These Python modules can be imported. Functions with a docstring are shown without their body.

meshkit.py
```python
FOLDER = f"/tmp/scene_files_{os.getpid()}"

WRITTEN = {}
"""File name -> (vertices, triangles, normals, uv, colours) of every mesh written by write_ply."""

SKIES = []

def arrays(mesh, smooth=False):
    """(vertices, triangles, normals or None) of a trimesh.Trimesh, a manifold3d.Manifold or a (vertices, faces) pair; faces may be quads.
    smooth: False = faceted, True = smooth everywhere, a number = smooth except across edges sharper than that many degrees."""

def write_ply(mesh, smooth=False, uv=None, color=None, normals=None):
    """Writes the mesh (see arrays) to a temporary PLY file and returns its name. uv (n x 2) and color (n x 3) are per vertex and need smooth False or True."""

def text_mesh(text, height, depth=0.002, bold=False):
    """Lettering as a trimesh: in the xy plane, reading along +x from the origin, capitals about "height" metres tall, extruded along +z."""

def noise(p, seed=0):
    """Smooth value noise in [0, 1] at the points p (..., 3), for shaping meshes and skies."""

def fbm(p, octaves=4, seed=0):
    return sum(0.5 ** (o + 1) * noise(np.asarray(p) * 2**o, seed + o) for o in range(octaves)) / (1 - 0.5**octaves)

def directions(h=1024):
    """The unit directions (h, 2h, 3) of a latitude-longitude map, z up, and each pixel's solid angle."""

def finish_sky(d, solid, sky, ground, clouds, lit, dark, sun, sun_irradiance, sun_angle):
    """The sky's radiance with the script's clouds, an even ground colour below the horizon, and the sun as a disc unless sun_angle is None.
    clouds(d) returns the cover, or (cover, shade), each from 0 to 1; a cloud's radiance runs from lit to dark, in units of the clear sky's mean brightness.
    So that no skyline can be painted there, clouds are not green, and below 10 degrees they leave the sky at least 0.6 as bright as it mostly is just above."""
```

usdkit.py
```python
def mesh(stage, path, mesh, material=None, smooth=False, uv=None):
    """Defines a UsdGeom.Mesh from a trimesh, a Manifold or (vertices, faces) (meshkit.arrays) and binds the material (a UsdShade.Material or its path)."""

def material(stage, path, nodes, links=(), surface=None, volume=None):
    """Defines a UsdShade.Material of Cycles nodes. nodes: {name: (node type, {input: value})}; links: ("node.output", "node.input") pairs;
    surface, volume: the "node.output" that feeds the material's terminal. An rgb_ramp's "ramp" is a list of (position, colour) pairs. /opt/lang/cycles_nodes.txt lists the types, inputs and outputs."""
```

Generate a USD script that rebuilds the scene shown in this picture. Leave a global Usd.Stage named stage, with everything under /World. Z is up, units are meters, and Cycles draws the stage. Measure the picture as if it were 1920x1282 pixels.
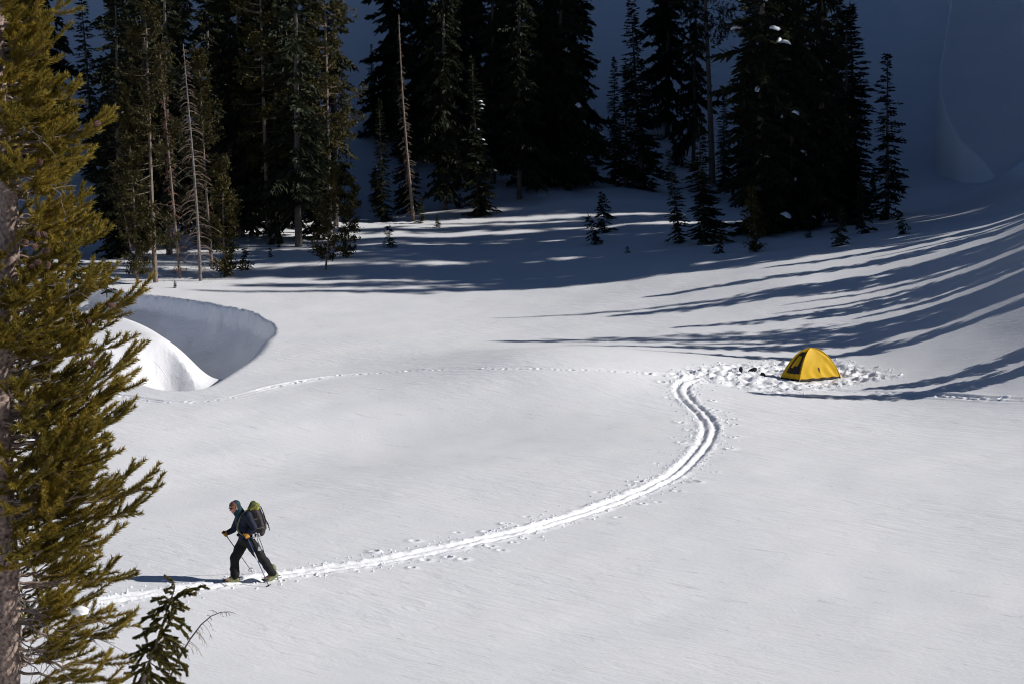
import math, random
import numpy as np, trimesh, manifold3d as m3, shapely
from scipy.spatial import Delaunay, cKDTree
from pxr import Usd, UsdGeom, UsdLux, UsdShade, Gf, Sdf, Vt
import usdkit, meshkit

stage = Usd.Stage.CreateInMemory()
UsdGeom.SetStageUpAxis(stage, UsdGeom.Tokens.z)
UsdGeom.SetStageMetersPerUnit(stage, 1.0)
world = UsdGeom.Xform.Define(stage, '/World')
stage.SetDefaultPrim(world.GetPrim())
UsdGeom.Scope.Define(stage, '/World/Looks')

# ---------------------------------------------------------------- camera, sky, sun, exposure
CAM_Z, PITCH, FOC = 10.2, math.radians(8.0), 3733.0          # metres, radians, focal length in photo pixels
EXPOSURE = 0.0
SUN_EL, SUN_DIR = math.radians(32.5), (0.9955, -0.095)        # elevation; horizontal direction towards the sun
SUN_I, SKY_S = 1.25, 0.057

cam = UsdGeom.Camera.Define(stage, '/World/camera')
cam.CreateHorizontalApertureAttr(36.0)
cam.CreateVerticalApertureAttr(36.0 * 683 / 1024)
cam.CreateFocalLengthAttr(36.0 * FOC / 1920)
cam.CreateClippingRangeAttr(Gf.Vec2f(0.5, 3000))
cam.CreateExposureAttr(EXPOSURE)
cam.AddTranslateOp().Set(Gf.Vec3d(0, 0, CAM_Z))
cam.AddRotateXOp().Set(90 - math.degrees(PITCH))

sun_rot = math.atan2(SUN_DIR[0], SUN_DIR[1])
sky = usdkit.material(stage, '/World/Looks/sky', {
    's': ('sky_texture', {'sky_type': 'single_scattering', 'sun_disc': False, 'sun_elevation': SUN_EL, 'sun_rotation': sun_rot, 'altitude': 2600.0, 'air_density': 0.68, 'ozone_density': 4.5, 'aerosol_density': 0.05}),
    'b': ('background_shader', {'strength': SKY_S})}, [('s.color', 'b.color')], surface='b.background')
dome = UsdLux.DomeLight.Define(stage, '/World/sky')
UsdShade.MaterialBindingAPI.Apply(dome.GetPrim()).Bind(sky)
dome.GetPrim().SetCustomDataByKey('kind', 'structure')
sun = UsdLux.DistantLight.Define(stage, '/World/sun')
sun.CreateIntensityAttr(SUN_I); sun.CreateAngleAttr(0.53); sun.CreateColorAttr(Gf.Vec3f(1.0, 0.965, 0.93)); sun.CreateNormalizeAttr(True)
SUN = np.array([SUN_DIR[0] * math.cos(SUN_EL), SUN_DIR[1] * math.cos(SUN_EL), math.sin(SUN_EL)]); SUN /= np.linalg.norm(SUN)
sun.AddTransformOp().Set(Gf.Matrix4d(Gf.Rotation(Gf.Vec3d(0, 0, 1), Gf.Vec3d(*map(float, SUN))), Gf.Vec3d(0, 0, 60)))

# ---------------------------------------------------------------- helpers
used = {}
def free(parent, name):
    k = used.get((parent, name), 0); used[(parent, name)] = k + 1
    return f'{parent}/{name}' if k == 0 else f'{parent}/{name}_{k:03d}'
def tag(p, label=None, cat=None, group=None, kind=None):
    p = p.GetPrim() if hasattr(p, 'GetPrim') else p
    for k, v in (('label', label), ('category', cat), ('group', group), ('kind', kind)):
        if v: p.SetCustomDataByKey(k, v)
    return p
def path_of(parent):
    return '/World' if parent is None else (parent if isinstance(parent, str) else str(parent.GetPath()))
def obj(name, mesh, mat, parent=None, smooth=False):
    return usdkit.mesh(stage, free(path_of(parent), name), mesh, mat, smooth).GetPrim()
def thing(name, label, cat, loc=(0, 0, 0), rotz=0.0, group=None):
    x = UsdGeom.Xform.Define(stage, free('/World', name))
    x.AddTranslateOp().Set(Gf.Vec3d(*map(float, loc)))
    if rotz: x.AddRotateZOp().Set(float(rotz))
    return tag(x.GetPrim(), label, cat, group)
def cat_mesh(parts):
    vs, fs, n = [], [], 0
    for v, f in parts:
        vs.append(v); fs.append(np.asarray(f) + n); n += len(v)
    return np.vstack(vs), np.vstack(fs)
def tube(pts, rad, sides=6, cap=True):
    """A tapered tube along points."""
    p = np.asarray(pts, float); n = len(p); r = np.broadcast_to(np.asarray(rad, float), (n,))
    t = np.gradient(p, axis=0); t /= np.linalg.norm(t, axis=1, keepdims=True) + 1e-12
    ref = np.array([0.3, 0.2, 1.0]) if abs(t[0][2]) < 0.8 else np.array([1.0, 0.2, 0.1])
    a = np.cross(t, ref); a /= np.linalg.norm(a, axis=1, keepdims=True) + 1e-12
    b = np.cross(t, a)
    ang = np.arange(sides) / sides * 2 * math.pi
    v = p[:, None] + r[:, None, None] * (np.cos(ang)[None, :, None] * a[:, None] + np.sin(ang)[None, :, None] * b[:, None])
    v = v.reshape(-1, 3); f = []
    i = np.arange(n - 1)[:, None] * sides; j = np.arange(sides)[None]; k = (j + 1) % sides
    q = np.stack([i + j, i + k, i + sides + k, i + sides + j], -1).reshape(-1, 4)
    f = np.vstack([q[:, [0, 2, 1]], q[:, [0, 3, 2]]])
    if cap:
        v = np.vstack([v, p[:1], p[-1:]]); c0, c1 = len(v) - 2, len(v) - 1
        jj = np.arange(sides); kk = (jj + 1) % sides
        f = np.vstack([f, np.stack([jj, kk, np.full(sides, c0)], 1), np.stack([(n - 1) * sides + kk, (n - 1) * sides + jj, np.full(sides, c1)], 1)])
    return v, f
def unit(a):
    a = np.asarray(a, float); return a / (np.linalg.norm(a, axis=-1, keepdims=True) + 1e-12)
def sstep(a, b, x):
    t = np.clip((np.asarray(x, float) - a) / (b - a), 0, 1); return t * t * (3 - 2 * t)
def softplus(t, w):
    return w * np.logaddexp(0, np.asarray(t, float) / w)
def bezier(p0, p1, p2, n):
    t = np.linspace(0, 1, n)[:, None]
    return (1 - t) ** 2 * np.asarray(p0) + 2 * t * (1 - t) * np.asarray(p1) + t ** 2 * np.asarray(p2)
def blob(chain):
    """Manifold of joined tapered bones: list of (p, r, q, s)."""
    out = []
    for p, r, q, s in chain:
        a = m3.Manifold.sphere(r, 20).translate(tuple(map(float, p))); b = m3.Manifold.sphere(s, 20).translate(tuple(map(float, q)))
        out.append(m3.Manifold.batch_hull([a, b]))
    return m3.Manifold.batch_boolean(out, m3.OpType.Add)
def melt(man, edge=0.02, it=12, lam=0.5):
    m = man.refine_to_length(edge).to_mesh()
    t = trimesh.Trimesh(m.vert_properties[:, :3], m.tri_verts, process=True)
    trimesh.smoothing.filter_taubin(t, lamb=lam, nu=lam + 0.03, iterations=it)
    return t

# ---------------------------------------------------------------- materials
def snow_material():
    n = {'g': ('geometry', {}),
         'mr': ('mapping', {'rotation': (0, 0, 0.62)}), 'm1': ('mapping', {'scale': (0.8, 3.0, 1.6)}),          # wind ripples, long across the view
         'n1': ('noise_texture', {'scale': 1.3, 'detail': 5.0, 'roughness': 0.62, 'distortion': 0.6}),
         'm2': ('mapping', {'scale': (1, 2.2, 1)}), 'm4': ('mapping', {'scale': (0.9, 5.0, 1.0)}), 'n4': ('noise_texture', {'scale': 0.9, 'detail': 6.0, 'roughness': 0.7, 'distortion': 0.5}), 'r4': ('map_range', {'from_min': 0.635, 'from_max': 0.675, 'to_min': 0.0, 'to_max': 1.0, 'clamp': True}), 'b4': ('bump', {'strength': 0.45, 'distance': 0.04}),
         'n2': ('noise_texture', {'scale': 9.0, 'detail': 4.0, 'roughness': 0.65}),
         'n3': ('noise_texture', {'scale': 0.10, 'detail': 3.0}),
         'r3': ('map_range', {'from_min': 0.35, 'from_max': 0.65, 'to_min': 0.08, 'to_max': 1.0, 'clamp': True}),
         'a1': ('math', {'math_type': 'multiply'}),
         'b1': ('bump', {'strength': 0.5, 'distance': 0.10}),
         'b2': ('bump', {'strength': 0.22, 'distance': 0.05}),
         'nc': ('noise_texture', {'scale': 0.35, 'detail': 4.0}),
         'cr': ('rgb_ramp', {'ramp': [(0.3, (0.745, 0.755, 0.775)), (0.7, (0.80, 0.80, 0.81))]}),
         'p': ('principled_bsdf', {'roughness': 0.55, 'specular_ior_level': 0.25})}
    l = [('g.position', 'mr.vector'), ('mr.vector', 'm1.vector'), ('m1.vector', 'n1.vector'), ('mr.vector', 'm2.vector'), ('mr.vector', 'm4.vector'), ('m4.vector', 'n4.vector'), ('n4.fac', 'r4.value'), ('r4.result', 'b4.height'), ('b1.normal', 'b4.normal'), ('m2.vector', 'n2.vector'), ('g.position', 'n3.vector'),
         ('n3.fac', 'r3.value'), ('n1.fac', 'a1.value1'), ('r3.result', 'a1.value2'), ('a1.value', 'b1.height'), ('n2.fac', 'b2.height'), ('b4.normal', 'b2.normal'),
         ('b2.normal', 'p.normal'), ('g.position', 'nc.vector'), ('nc.fac', 'cr.fac'), ('cr.color', 'p.base_color')]
    return usdkit.material(stage, '/World/Looks/snow', n, l, surface='p.BSDF')
def plain(name, col, rough=0.7, var=0.25, scale=6.0, metallic=0.0, bump=0.0, spec=0.3):
    lo, hi = [c * (1 - var) for c in col], [min(1, c * (1 + var)) for c in col]
    n = {'g': ('texture_coordinate', {}), 'n': ('noise_texture', {'scale': scale, 'detail': 4.0}), 'r': ('rgb_ramp', {'ramp': [(0.3, lo), (0.7, hi)]}),
         'p': ('principled_bsdf', {'roughness': rough, 'metallic': metallic, 'specular_ior_level': spec})}
    l = [('g.object', 'n.vector'), ('n.fac', 'r.fac'), ('r.color', 'p.base_color')]
    if bump:
        n['b'] = ('bump', {'strength': 0.6, 'distance': bump}); l += [('n.fac', 'b.height'), ('b.normal', 'p.normal')]
    return usdkit.material(stage, f'/World/Looks/{name}', n, l, surface='p.BSDF')
def leaf(name, col, col2, trans=0.3, scale=2.0, rnd=0.35):
    """Needles: diffuse with some translucence, hue varying over the crown and from tree to tree."""
    n = {'g': ('texture_coordinate', {}), 'n': ('noise_texture', {'scale': scale, 'detail': 3.0}), 'r': ('rgb_ramp', {'ramp': [(0.3, col), (0.7, col2)]}),
         'o': ('object_info', {}), 'mr': ('map_range', {'from_min': 0.0, 'from_max': 1.0, 'to_min': 1 - rnd, 'to_max': 1 + rnd}),
         'h': ('hsv', {'hue': 0.5, 'saturation': 1.0, 'fac': 1.0}),
         'd': ('principled_bsdf', {'roughness': 0.6, 'specular_ior_level': 0.25}), 't': ('translucent_bsdf', {}), 'x': ('mix_closure', {'fac': trans})}
    l = [('g.object', 'n.vector'), ('n.fac', 'r.fac'), ('r.color', 'h.color'), ('o.random', 'mr.value'), ('mr.result', 'h.value'),
         ('h.color', 'd.base_color'), ('h.color', 't.color'), ('d.BSDF', 'x.closure1'), ('t.BSDF', 'x.closure2')]
    return usdkit.material(stage, f'/World/Looks/{name}', n, l, surface='x.closure')
M = {}
M['snow'] = snow_material()
M['snow_lump'] = plain('snow_lump', (0.82, 0.83, 0.85), 0.6, 0.03, 8, bump=0.01)
M['fir_needles'] = leaf('fir_needles', (0.014, 0.020, 0.009), (0.032, 0.036, 0.015), 0.15)
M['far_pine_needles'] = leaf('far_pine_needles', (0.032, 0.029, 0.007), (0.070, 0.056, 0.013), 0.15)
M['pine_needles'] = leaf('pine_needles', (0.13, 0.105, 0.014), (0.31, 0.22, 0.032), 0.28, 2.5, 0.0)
M['young_fir_needles'] = leaf('young_fir_needles', (0.075, 0.072, 0.018), (0.16, 0.13, 0.03), 0.28, 6.0, 0.0)
M['red_needles'] = leaf('red_needles', (0.10, 0.035, 0.015), (0.16, 0.07, 0.03), 0.2)
M['fir_bark'] = plain('fir_bark', (0.10, 0.085, 0.075), 0.9, 0.4, 12, bump=0.01)
M['pale_bark'] = plain('pale_bark', (0.19, 0.145, 0.115), 0.9, 0.35, 14, bump=0.01)
M['grey_wood'] = plain('grey_wood', (0.17, 0.145, 0.135), 0.85, 0.3, 10, bump=0.004)
M['pine_bark'] = plain('pine_bark', (0.24, 0.18, 0.15), 0.9, 0.7, 22, bump=0.03)
M['twig'] = plain('twig', (0.22, 0.165, 0.13), 0.85, 0.35, 20)
M['cone'] = plain('cone', (0.085, 0.045, 0.035), 0.8, 0.4, 40)

# ---------------------------------------------------------------- the ground as a height function of the place
NZ = lambda x, y, s, seed, o=3: meshkit.fbm(np.stack([np.asarray(x, float) * s, np.asarray(y, float) * s, np.full(np.shape(x), 0.37)], -1), o, seed) - 0.5
RIM = np.array([(-30, 97), (-24, 93), (-18.5, 89.2), (-14.3, 86), (-11.8, 82.6), (-10.3, 80), (-9.45, 77.3), (-8.95, 73), (-8.9, 68), (-9.3, 63.8), (-9.9, 61.6), (-10.9, 61.6), (-12.3, 63.4), (-15, 65.2), (-20, 67)])
SHOULDER = np.array([(-30, 83.5), (-22, 80.5), (-15.7, 78.0), (-12.7, 75.3), (-11.0, 72.3), (-10.3, 69.6), (-10.8, 68.1), (-11.9, 68.0), (-13, 67.6), (-15.5, 67.3), (-20, 68.5)])
def curvy(p, n=12):
    from scipy.interpolate import CubicSpline
    t = np.r_[0, np.cumsum(np.sqrt(np.linalg.norm(np.diff(p, axis=0), axis=1)))]
    return CubicSpline(t, p)(np.linspace(0, t[-1], len(p) * n))
BOWL, MOUND = shapely.Polygon(curvy(RIM)), shapely.Polygon(curvy(SHOULDER))
RIM_LINE, SHOULDER_LINE = shapely.LineString(curvy(RIM)), shapely.LineString(curvy(SHOULDER))
for g_ in (BOWL, MOUND, RIM_LINE, SHOULDER_LINE): shapely.prepare(g_)
def lip_x(y):
    return np.interp(y, [110, 122, 125, 127.5, 130, 133, 140, 160, 180], [31.5, 28.7, 28.15, 27.95, 27.95, 28.6, 30.8, 37.0, 43]) + 0.2 * NZ(y, y * 0, 0.35, 5)
BANK = {46: [(-8, 0), (0, 0), (8, 0), (16, 0)], 55: [(-8, 0), (0, 0), (8, 0), (13, 0.05), (15, 0.15), (18, 0.5)], 60: [(-8, 0), (0, 0), (9, 0), (12, 0.15), (15, 0.8), (18, 1.8)], 63: [(-8, 0), (0, 0), (6, 0), (9.5, 0), (12, 0.25), (14, 0.7), (16, 1.35), (20, 2.6)], 69: [(-8, 0), (0, 0), (5, 0.03), (9, 0.1), (11.5, 0.3), (15, 1.25), (18, 2.4), (22, 4)],
        78: [(-8, 0), (-3, 0), (0, 0.05), (6, 0.55), (11, 1.35), (16.5, 2.45), (20, 3.5), (24, 5)], 88: [(-8, 0.05), (-3, 0.1), (2, 0.4), (7, 1.0), (12, 1.7), (18, 2.6), (24, 3.8), (28, 5.3)],
        98: [(-8, 0.2), (0, 0.5), (8, 1.2), (14, 1.7), (20, 2.3), (25, 3.6), (30, 6)], 108: [(-8, 0.3), (0, 0.8), (8, 1.4), (14, 1.7), (20, 2.1), (25, 3.0), (28, 4.4), (32, 7)], 118: [(-8, 0.1), (0, 0.4), (8, 0.9), (16, 1.3), (22, 1.6), (26, 2.2), (29, 3.3), (33, 5.5)], 126: [(-8, 0), (0, 0.2), (8, 0.5), (16, 0.9), (24, 1.6), (28, 2.6)]}
_bp = np.array([(x, y, z) for y, q in BANK.items() for x, z in q], float)
def _tps(d2): return d2 * np.log(d2 + 1e-9)
_sc = np.array([1.0, 0.45]); _c = _bp[:, :2] * _sc
_K = _tps(((_c[:, None] - _c[None]) ** 2).sum(-1)) + 0.5 * np.eye(len(_c)); _Q = np.c_[np.ones(len(_c)), _c]
_w = np.linalg.solve(np.block([[_K, _Q], [_Q.T, np.zeros((3, 3))]]), np.r_[_bp[:, 2], 0, 0, 0])
def bank_in(x, y):
    """The broad concave bank on the right: a thin-plate surface through measured heights."""
    p = np.stack(np.broadcast_arrays(np.asarray(x, float), np.asarray(y, float)), -1) * _sc; out = _w[-3] + p @ _w[-2:]
    for c, w in zip(_c, _w[:-3]): out = out + w * _tps(((p - c) ** 2).sum(-1))
    return np.maximum(out, 0)
def ground0(x, y):
    x = np.asarray(x, float); y = np.asarray(y, float)
    z = 0.28 * softplus(30 - y, 1.2)
    hill = 0.62 * softplus(y - (135 + 0.14 * x), 4.5)
    hill = hill + sstep(132, 160, y) * (5.0 * NZ(x, y, 0.035, 11) + 1.6 * NZ(x, y, 0.11, 12))
    z = z + hill
    z = z + 2.1 * np.exp(-(((x - 3.5) / 9.5) ** 2) ** 1.3 - (((y - 127) / 11) ** 2) ** 1.2)
    z = z + 0.9 * np.exp(-((x + 14) / 9) ** 2 - ((y - 116) / 9) ** 2) + 0.5 * np.exp(-((x + 9) / 5) ** 2 - ((y - 101) / 5) ** 2)
    # the bank on the right
    edge = 0.257 * np.maximum(y, 20) + 1.0
    s = np.interp(y, [40, 55, 63, 70, 80, 88, 97, 104, 122, 160], [0.2, 0.28, 0.36, 0.46, 0.56, 0.60, 0.67, 0.74, 0.80, 0.85])
    bank = bank_in(np.minimum(x, edge + 2), np.clip(y, 40, 124)) * sstep(-12, -6, x) * sstep(42, 54, y) + s * softplus(x - edge - 1.5, 1.6)
    lx = lip_x(y)
    right = 3.3 + 0.60 * (y - 122) + 0.48 * (x - 28.4) + 0.3 * softplus(x - 33, 1.0) + 0.15 * NZ(x, y, 0.4, 21)
    right = np.where(x > lx + 9, right + 0.1 * (x - lx - 9), right)
    left = 2.6 * sstep(14, 28, x) + 0.02 * (y - 122)
    over = sstep(-0.25, 0.55, x - lx)
    far = left * (1 - over) + np.maximum(right - np.minimum(hill, right * 0.5), left) * over
    k = sstep(119, 123.5, y)
    z = z + bank * (1 - k) + far * k
    z = z + 0.55 * softplus(x - 44, 4) * sstep(103, 121, y)            # the mountainside beyond
    # gentle swells of the meadow
    z = z + 0.85 * np.exp(-((x - 1.8) / 5) ** 2 - ((y - 64) / 5) ** 2) - 0.45 * np.exp(-((x + 3.5) / 5) ** 2 - ((y - 55) / 3.5) ** 2) - 0.22 * np.exp(-((x + 6) / 3) ** 2 - ((y - 50) / 3) ** 2)
    z = z + sstep(28, 36, y) * (0.35 * NZ(x, y, 0.09, 3) + 0.10 * NZ(x, y, 0.45, 4))
    return z
def hollow(x, y):
    """The curved stream hollow on the left: how far the snow drops below the meadow."""
    x = np.asarray(x, float); y = np.asarray(y, float); out = np.zeros(np.shape(x))
    m = (x > -34) & (x < -6) & (y > 57) & (y < 98)
    if not np.any(m): return out
    xm, ym = x[m], y[m]
    p = shapely.points(xm, ym)
    d = shapely.distance(RIM_LINE, p) * np.where(shapely.contains(BOWL, p), 1, -1)
    e = shapely.distance(SHOULDER_LINE, p) * np.where(shapely.contains(MOUND, p), -1, 1)
    back = sstep(73, 80, ym)
    d = d - 0.9 * back * NZ(xm, ym, 0.5, 42) * np.exp(-(d / 1.5) ** 2) - 0.55 * back * np.clip(np.abs(NZ(xm, ym, 0.8, 41, 2)) * 3.4 - 0.4, 0, 1) * sstep(-15, -11, xm) * np.exp(-((d - 0.2) / 0.35) ** 2)
    w = np.interp(ym, [60, 66, 74, 80, 88], [2.4, 2.5, 2.8, 3.4, 4.4])
    depth = np.interp(ym, [60, 66, 76, 84, 92], [1.7, 2.4, 2.9, 3.1, 2.0]) * np.interp(xm, [-30, -18], [0.5, 1])
    t = np.clip((d + 0.15) / w, 0, 1)
    prof = t * t * (3 - 2 * t) * (1 - back) + (0.14 * sstep(0, 0.07, t) + 0.86 * (1 - (1 - t) ** 1.8)) * back
    drop = depth * prof * sstep(-2.6, 1.8, e) + 0.32 * np.exp(-((xm + 12.1) / 0.75) ** 2 - ((ym - 68.6) / 1.0) ** 2)
    inside = sstep(0.0, 2.0, d) * sstep(0.8, -2.0, e)
    mound = inside * (0.40 + 0.35 * np.exp(-((xm + 15) / 4) ** 2 - ((ym - 75) / 4) ** 2))
    chunk = np.exp(-((xm + 13.2) / 1.7) ** 2 - ((ym - 67.6) / 1.5) ** 2)
    out[m] = -drop + mound + chunk * (0.9 * np.abs(NZ(xm, ym, 1.3, 44)) + 0.5 * NZ(xm, ym, 3.5, 45)) * inside.clip(0.3)
    return out
def pix_dir(u, v):
    a, b = (np.asarray(u, float) - 960) / FOC, -(np.asarray(v, float) - 641) / FOC
    c, s = math.cos(PITCH), math.sin(PITCH)
    return np.stack([a, c + b * s, -s + b * c], -1)
def smooth_ground(x, y): return ground0(x, y) + hollow(x, y)
def on_ground(u, v, y0=26.0, y1=260.0):
    """The first point of the ground on a line of sight."""
    d = pix_dir(u, v); d = d / d[1]
    ys = np.arange(y0, y1, 0.25); h = CAM_Z + d[2] * ys - ground0(d[0] * ys, ys)
    i = int(np.argmax(h < 0)) if (h < 0).any() else len(ys) - 1
    y = ys[i] if i == 0 else ys[i - 1] + 0.25 * h[i - 1] / (h[i - 1] - h[i] + 1e-9)
    return np.array([d[0] * y, y, float(ground0(d[0] * y, y))])
def at(u, v, y):
    d = pix_dir(u, v); return np.array([d[0] / d[1] * y, y, CAM_Z + d[2] / d[1] * y])

# ---------------------------------------------------------------- tracks, trampled snow
def ground_line(px, step=0.03):
    p = np.array([on_ground(*q)[:2] for q in px]); seg = np.r_[0, np.cumsum(np.linalg.norm(np.diff(p, axis=0), axis=1))]
    from scipy.interpolate import PchipInterpolator
    s = np.arange(0, seg[-1], step)
    return np.stack([PchipInterpolator(seg, p[:, k])(s) for k in (0, 1)], 1)
def rounded(p, n=25):
    k = np.ones(2 * n + 1) / (2 * n + 1)
    q = np.pad(p, ((n, n), (0, 0)), mode='edge')
    return np.stack([np.convolve(q[:, i], k, 'valid') for i in (0, 1)], 1)
SKIN_TRACK = rounded(ground_line([(-60, 1172), (60, 1150), (190, 1126), (330, 1107), (440, 1090), (520, 1079), (700, 1054), (840, 1026), (960, 1000), (1080, 966), (1180, 930), (1250, 898), (1297, 860), (1325, 823), (1330, 795), (1312, 770), (1288, 748), (1276, 730), (1284, 716), (1320, 705), (1370, 699)]))
OLD_TRACK = rounded(ground_line([(60, 722), (230, 742), (350, 755), (420, 748), (500, 728), (580, 712), (680, 700), (800, 693), (960, 690), (1080, 692), (1180, 697), (1280, 704)]))
SIDE_TRACK = rounded(ground_line([(1560, 731), (1640, 735), (1740, 740), (1830, 746), (1990, 752)]))
CAMP = shapely.Polygon([on_ground(*q)[:2] for q in [(1262, 712), (1275, 698), (1320, 688), (1390, 682), (1450, 678), (1560, 676), (1620, 691), (1680, 704), (1660, 711), (1610, 718), (1560, 728), (1440, 737), (1395, 727), (1330, 714)]])
TENT_N, TENT_R, TENT_L = (on_ground(*q)[:2] for q in ((1499, 716), (1577, 708.5), (1463, 709)))
TENT = shapely.Polygon([TENT_N, TENT_R, TENT_R + TENT_L - TENT_N, TENT_L]); shapely.prepare(TENT)
rng = np.random.default_rng(7)
def along(track, s): return track[int(np.clip(s / 0.03, 0, len(track) - 2))]
HOLES = []
L = len(SKIN_TRACK) * 0.03
for side in (-1, 1):
    s = 8.5 + rng.random()
    while s < L - 4:
        i = int(s / 0.03); t = unit(SKIN_TRACK[i + 1] - SKIN_TRACK[i - 1]); nrm = np.array([-t[1], t[0]])
        for _ in range(rng.integers(1, 3)):
            q = SKIN_TRACK[i] + nrm * side * (0.5 + 0.45 * rng.random()) + t * 0.25 * rng.normal()
            HOLES.append((*q, 0.03 + 0.04 * rng.random(), rng.uniform(0.02, 0.08)))
        s += (0.8 + 0.9 * rng.random()) if rng.random() < 0.8 else 3.0
for (cx, cy) in [on_ground(*q)[:2] for q in [(1130, 640), (1215, 700), (1255, 705), (1240, 716), (1700, 738), (1760, 741), (1840, 748), (1880, 746), (600, 480), (560, 715)]]:
    HOLES.append((cx, cy, 0.07, 0.08))
for line in (OLD_TRACK, SIDE_TRACK):
    s = 0.3
    while s < len(line) * 0.03 - 1:
        i = int(s / 0.03); HOLES.append((*(line[i] + rng.normal(0, 0.07, 2)), rng.uniform(0.04, 0.07), rng.uniform(0.012, 0.05))); s += rng.uniform(0.22, 0.5) if rng.random() < 0.9 else 1.5
HOLES = np.array(HOLES)
PITS = []
bx = CAMP.bounds
while len(PITS) < 620:
    q = rng.uniform([bx[0], bx[1]], [bx[2], bx[3]])
    if CAMP.buffer(0.2).contains(shapely.Point(q)):
        up = rng.random() < 0.42
        PITS.append((*q, rng.uniform(0.09, 0.24), rng.uniform(0.01, 0.07) if up else -rng.uniform(0.02, 0.08)))
PITS = np.array(PITS); T_PIT = cKDTree(PITS[:, :2])
T_SKIN, T_OLD, T_SIDE, T_HOLE = cKDTree(SKIN_TRACK), cKDTree(OLD_TRACK), cKDTree(SIDE_TRACK), cKDTree(HOLES[:, :2])
def lateral(tree, line, x, y, lim):
    p = np.stack([x, y], 1); d, i = tree.query(p, distance_upper_bound=lim)
    ok = np.isfinite(d); i = np.clip(i, 1, len(line) - 2)
    t = unit(line[i + 1] - line[i - 1]); r = p - line[i]
    return ok, t[:, 0] * r[:, 1] - t[:, 1] * r[:, 0], i * 0.03
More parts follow.
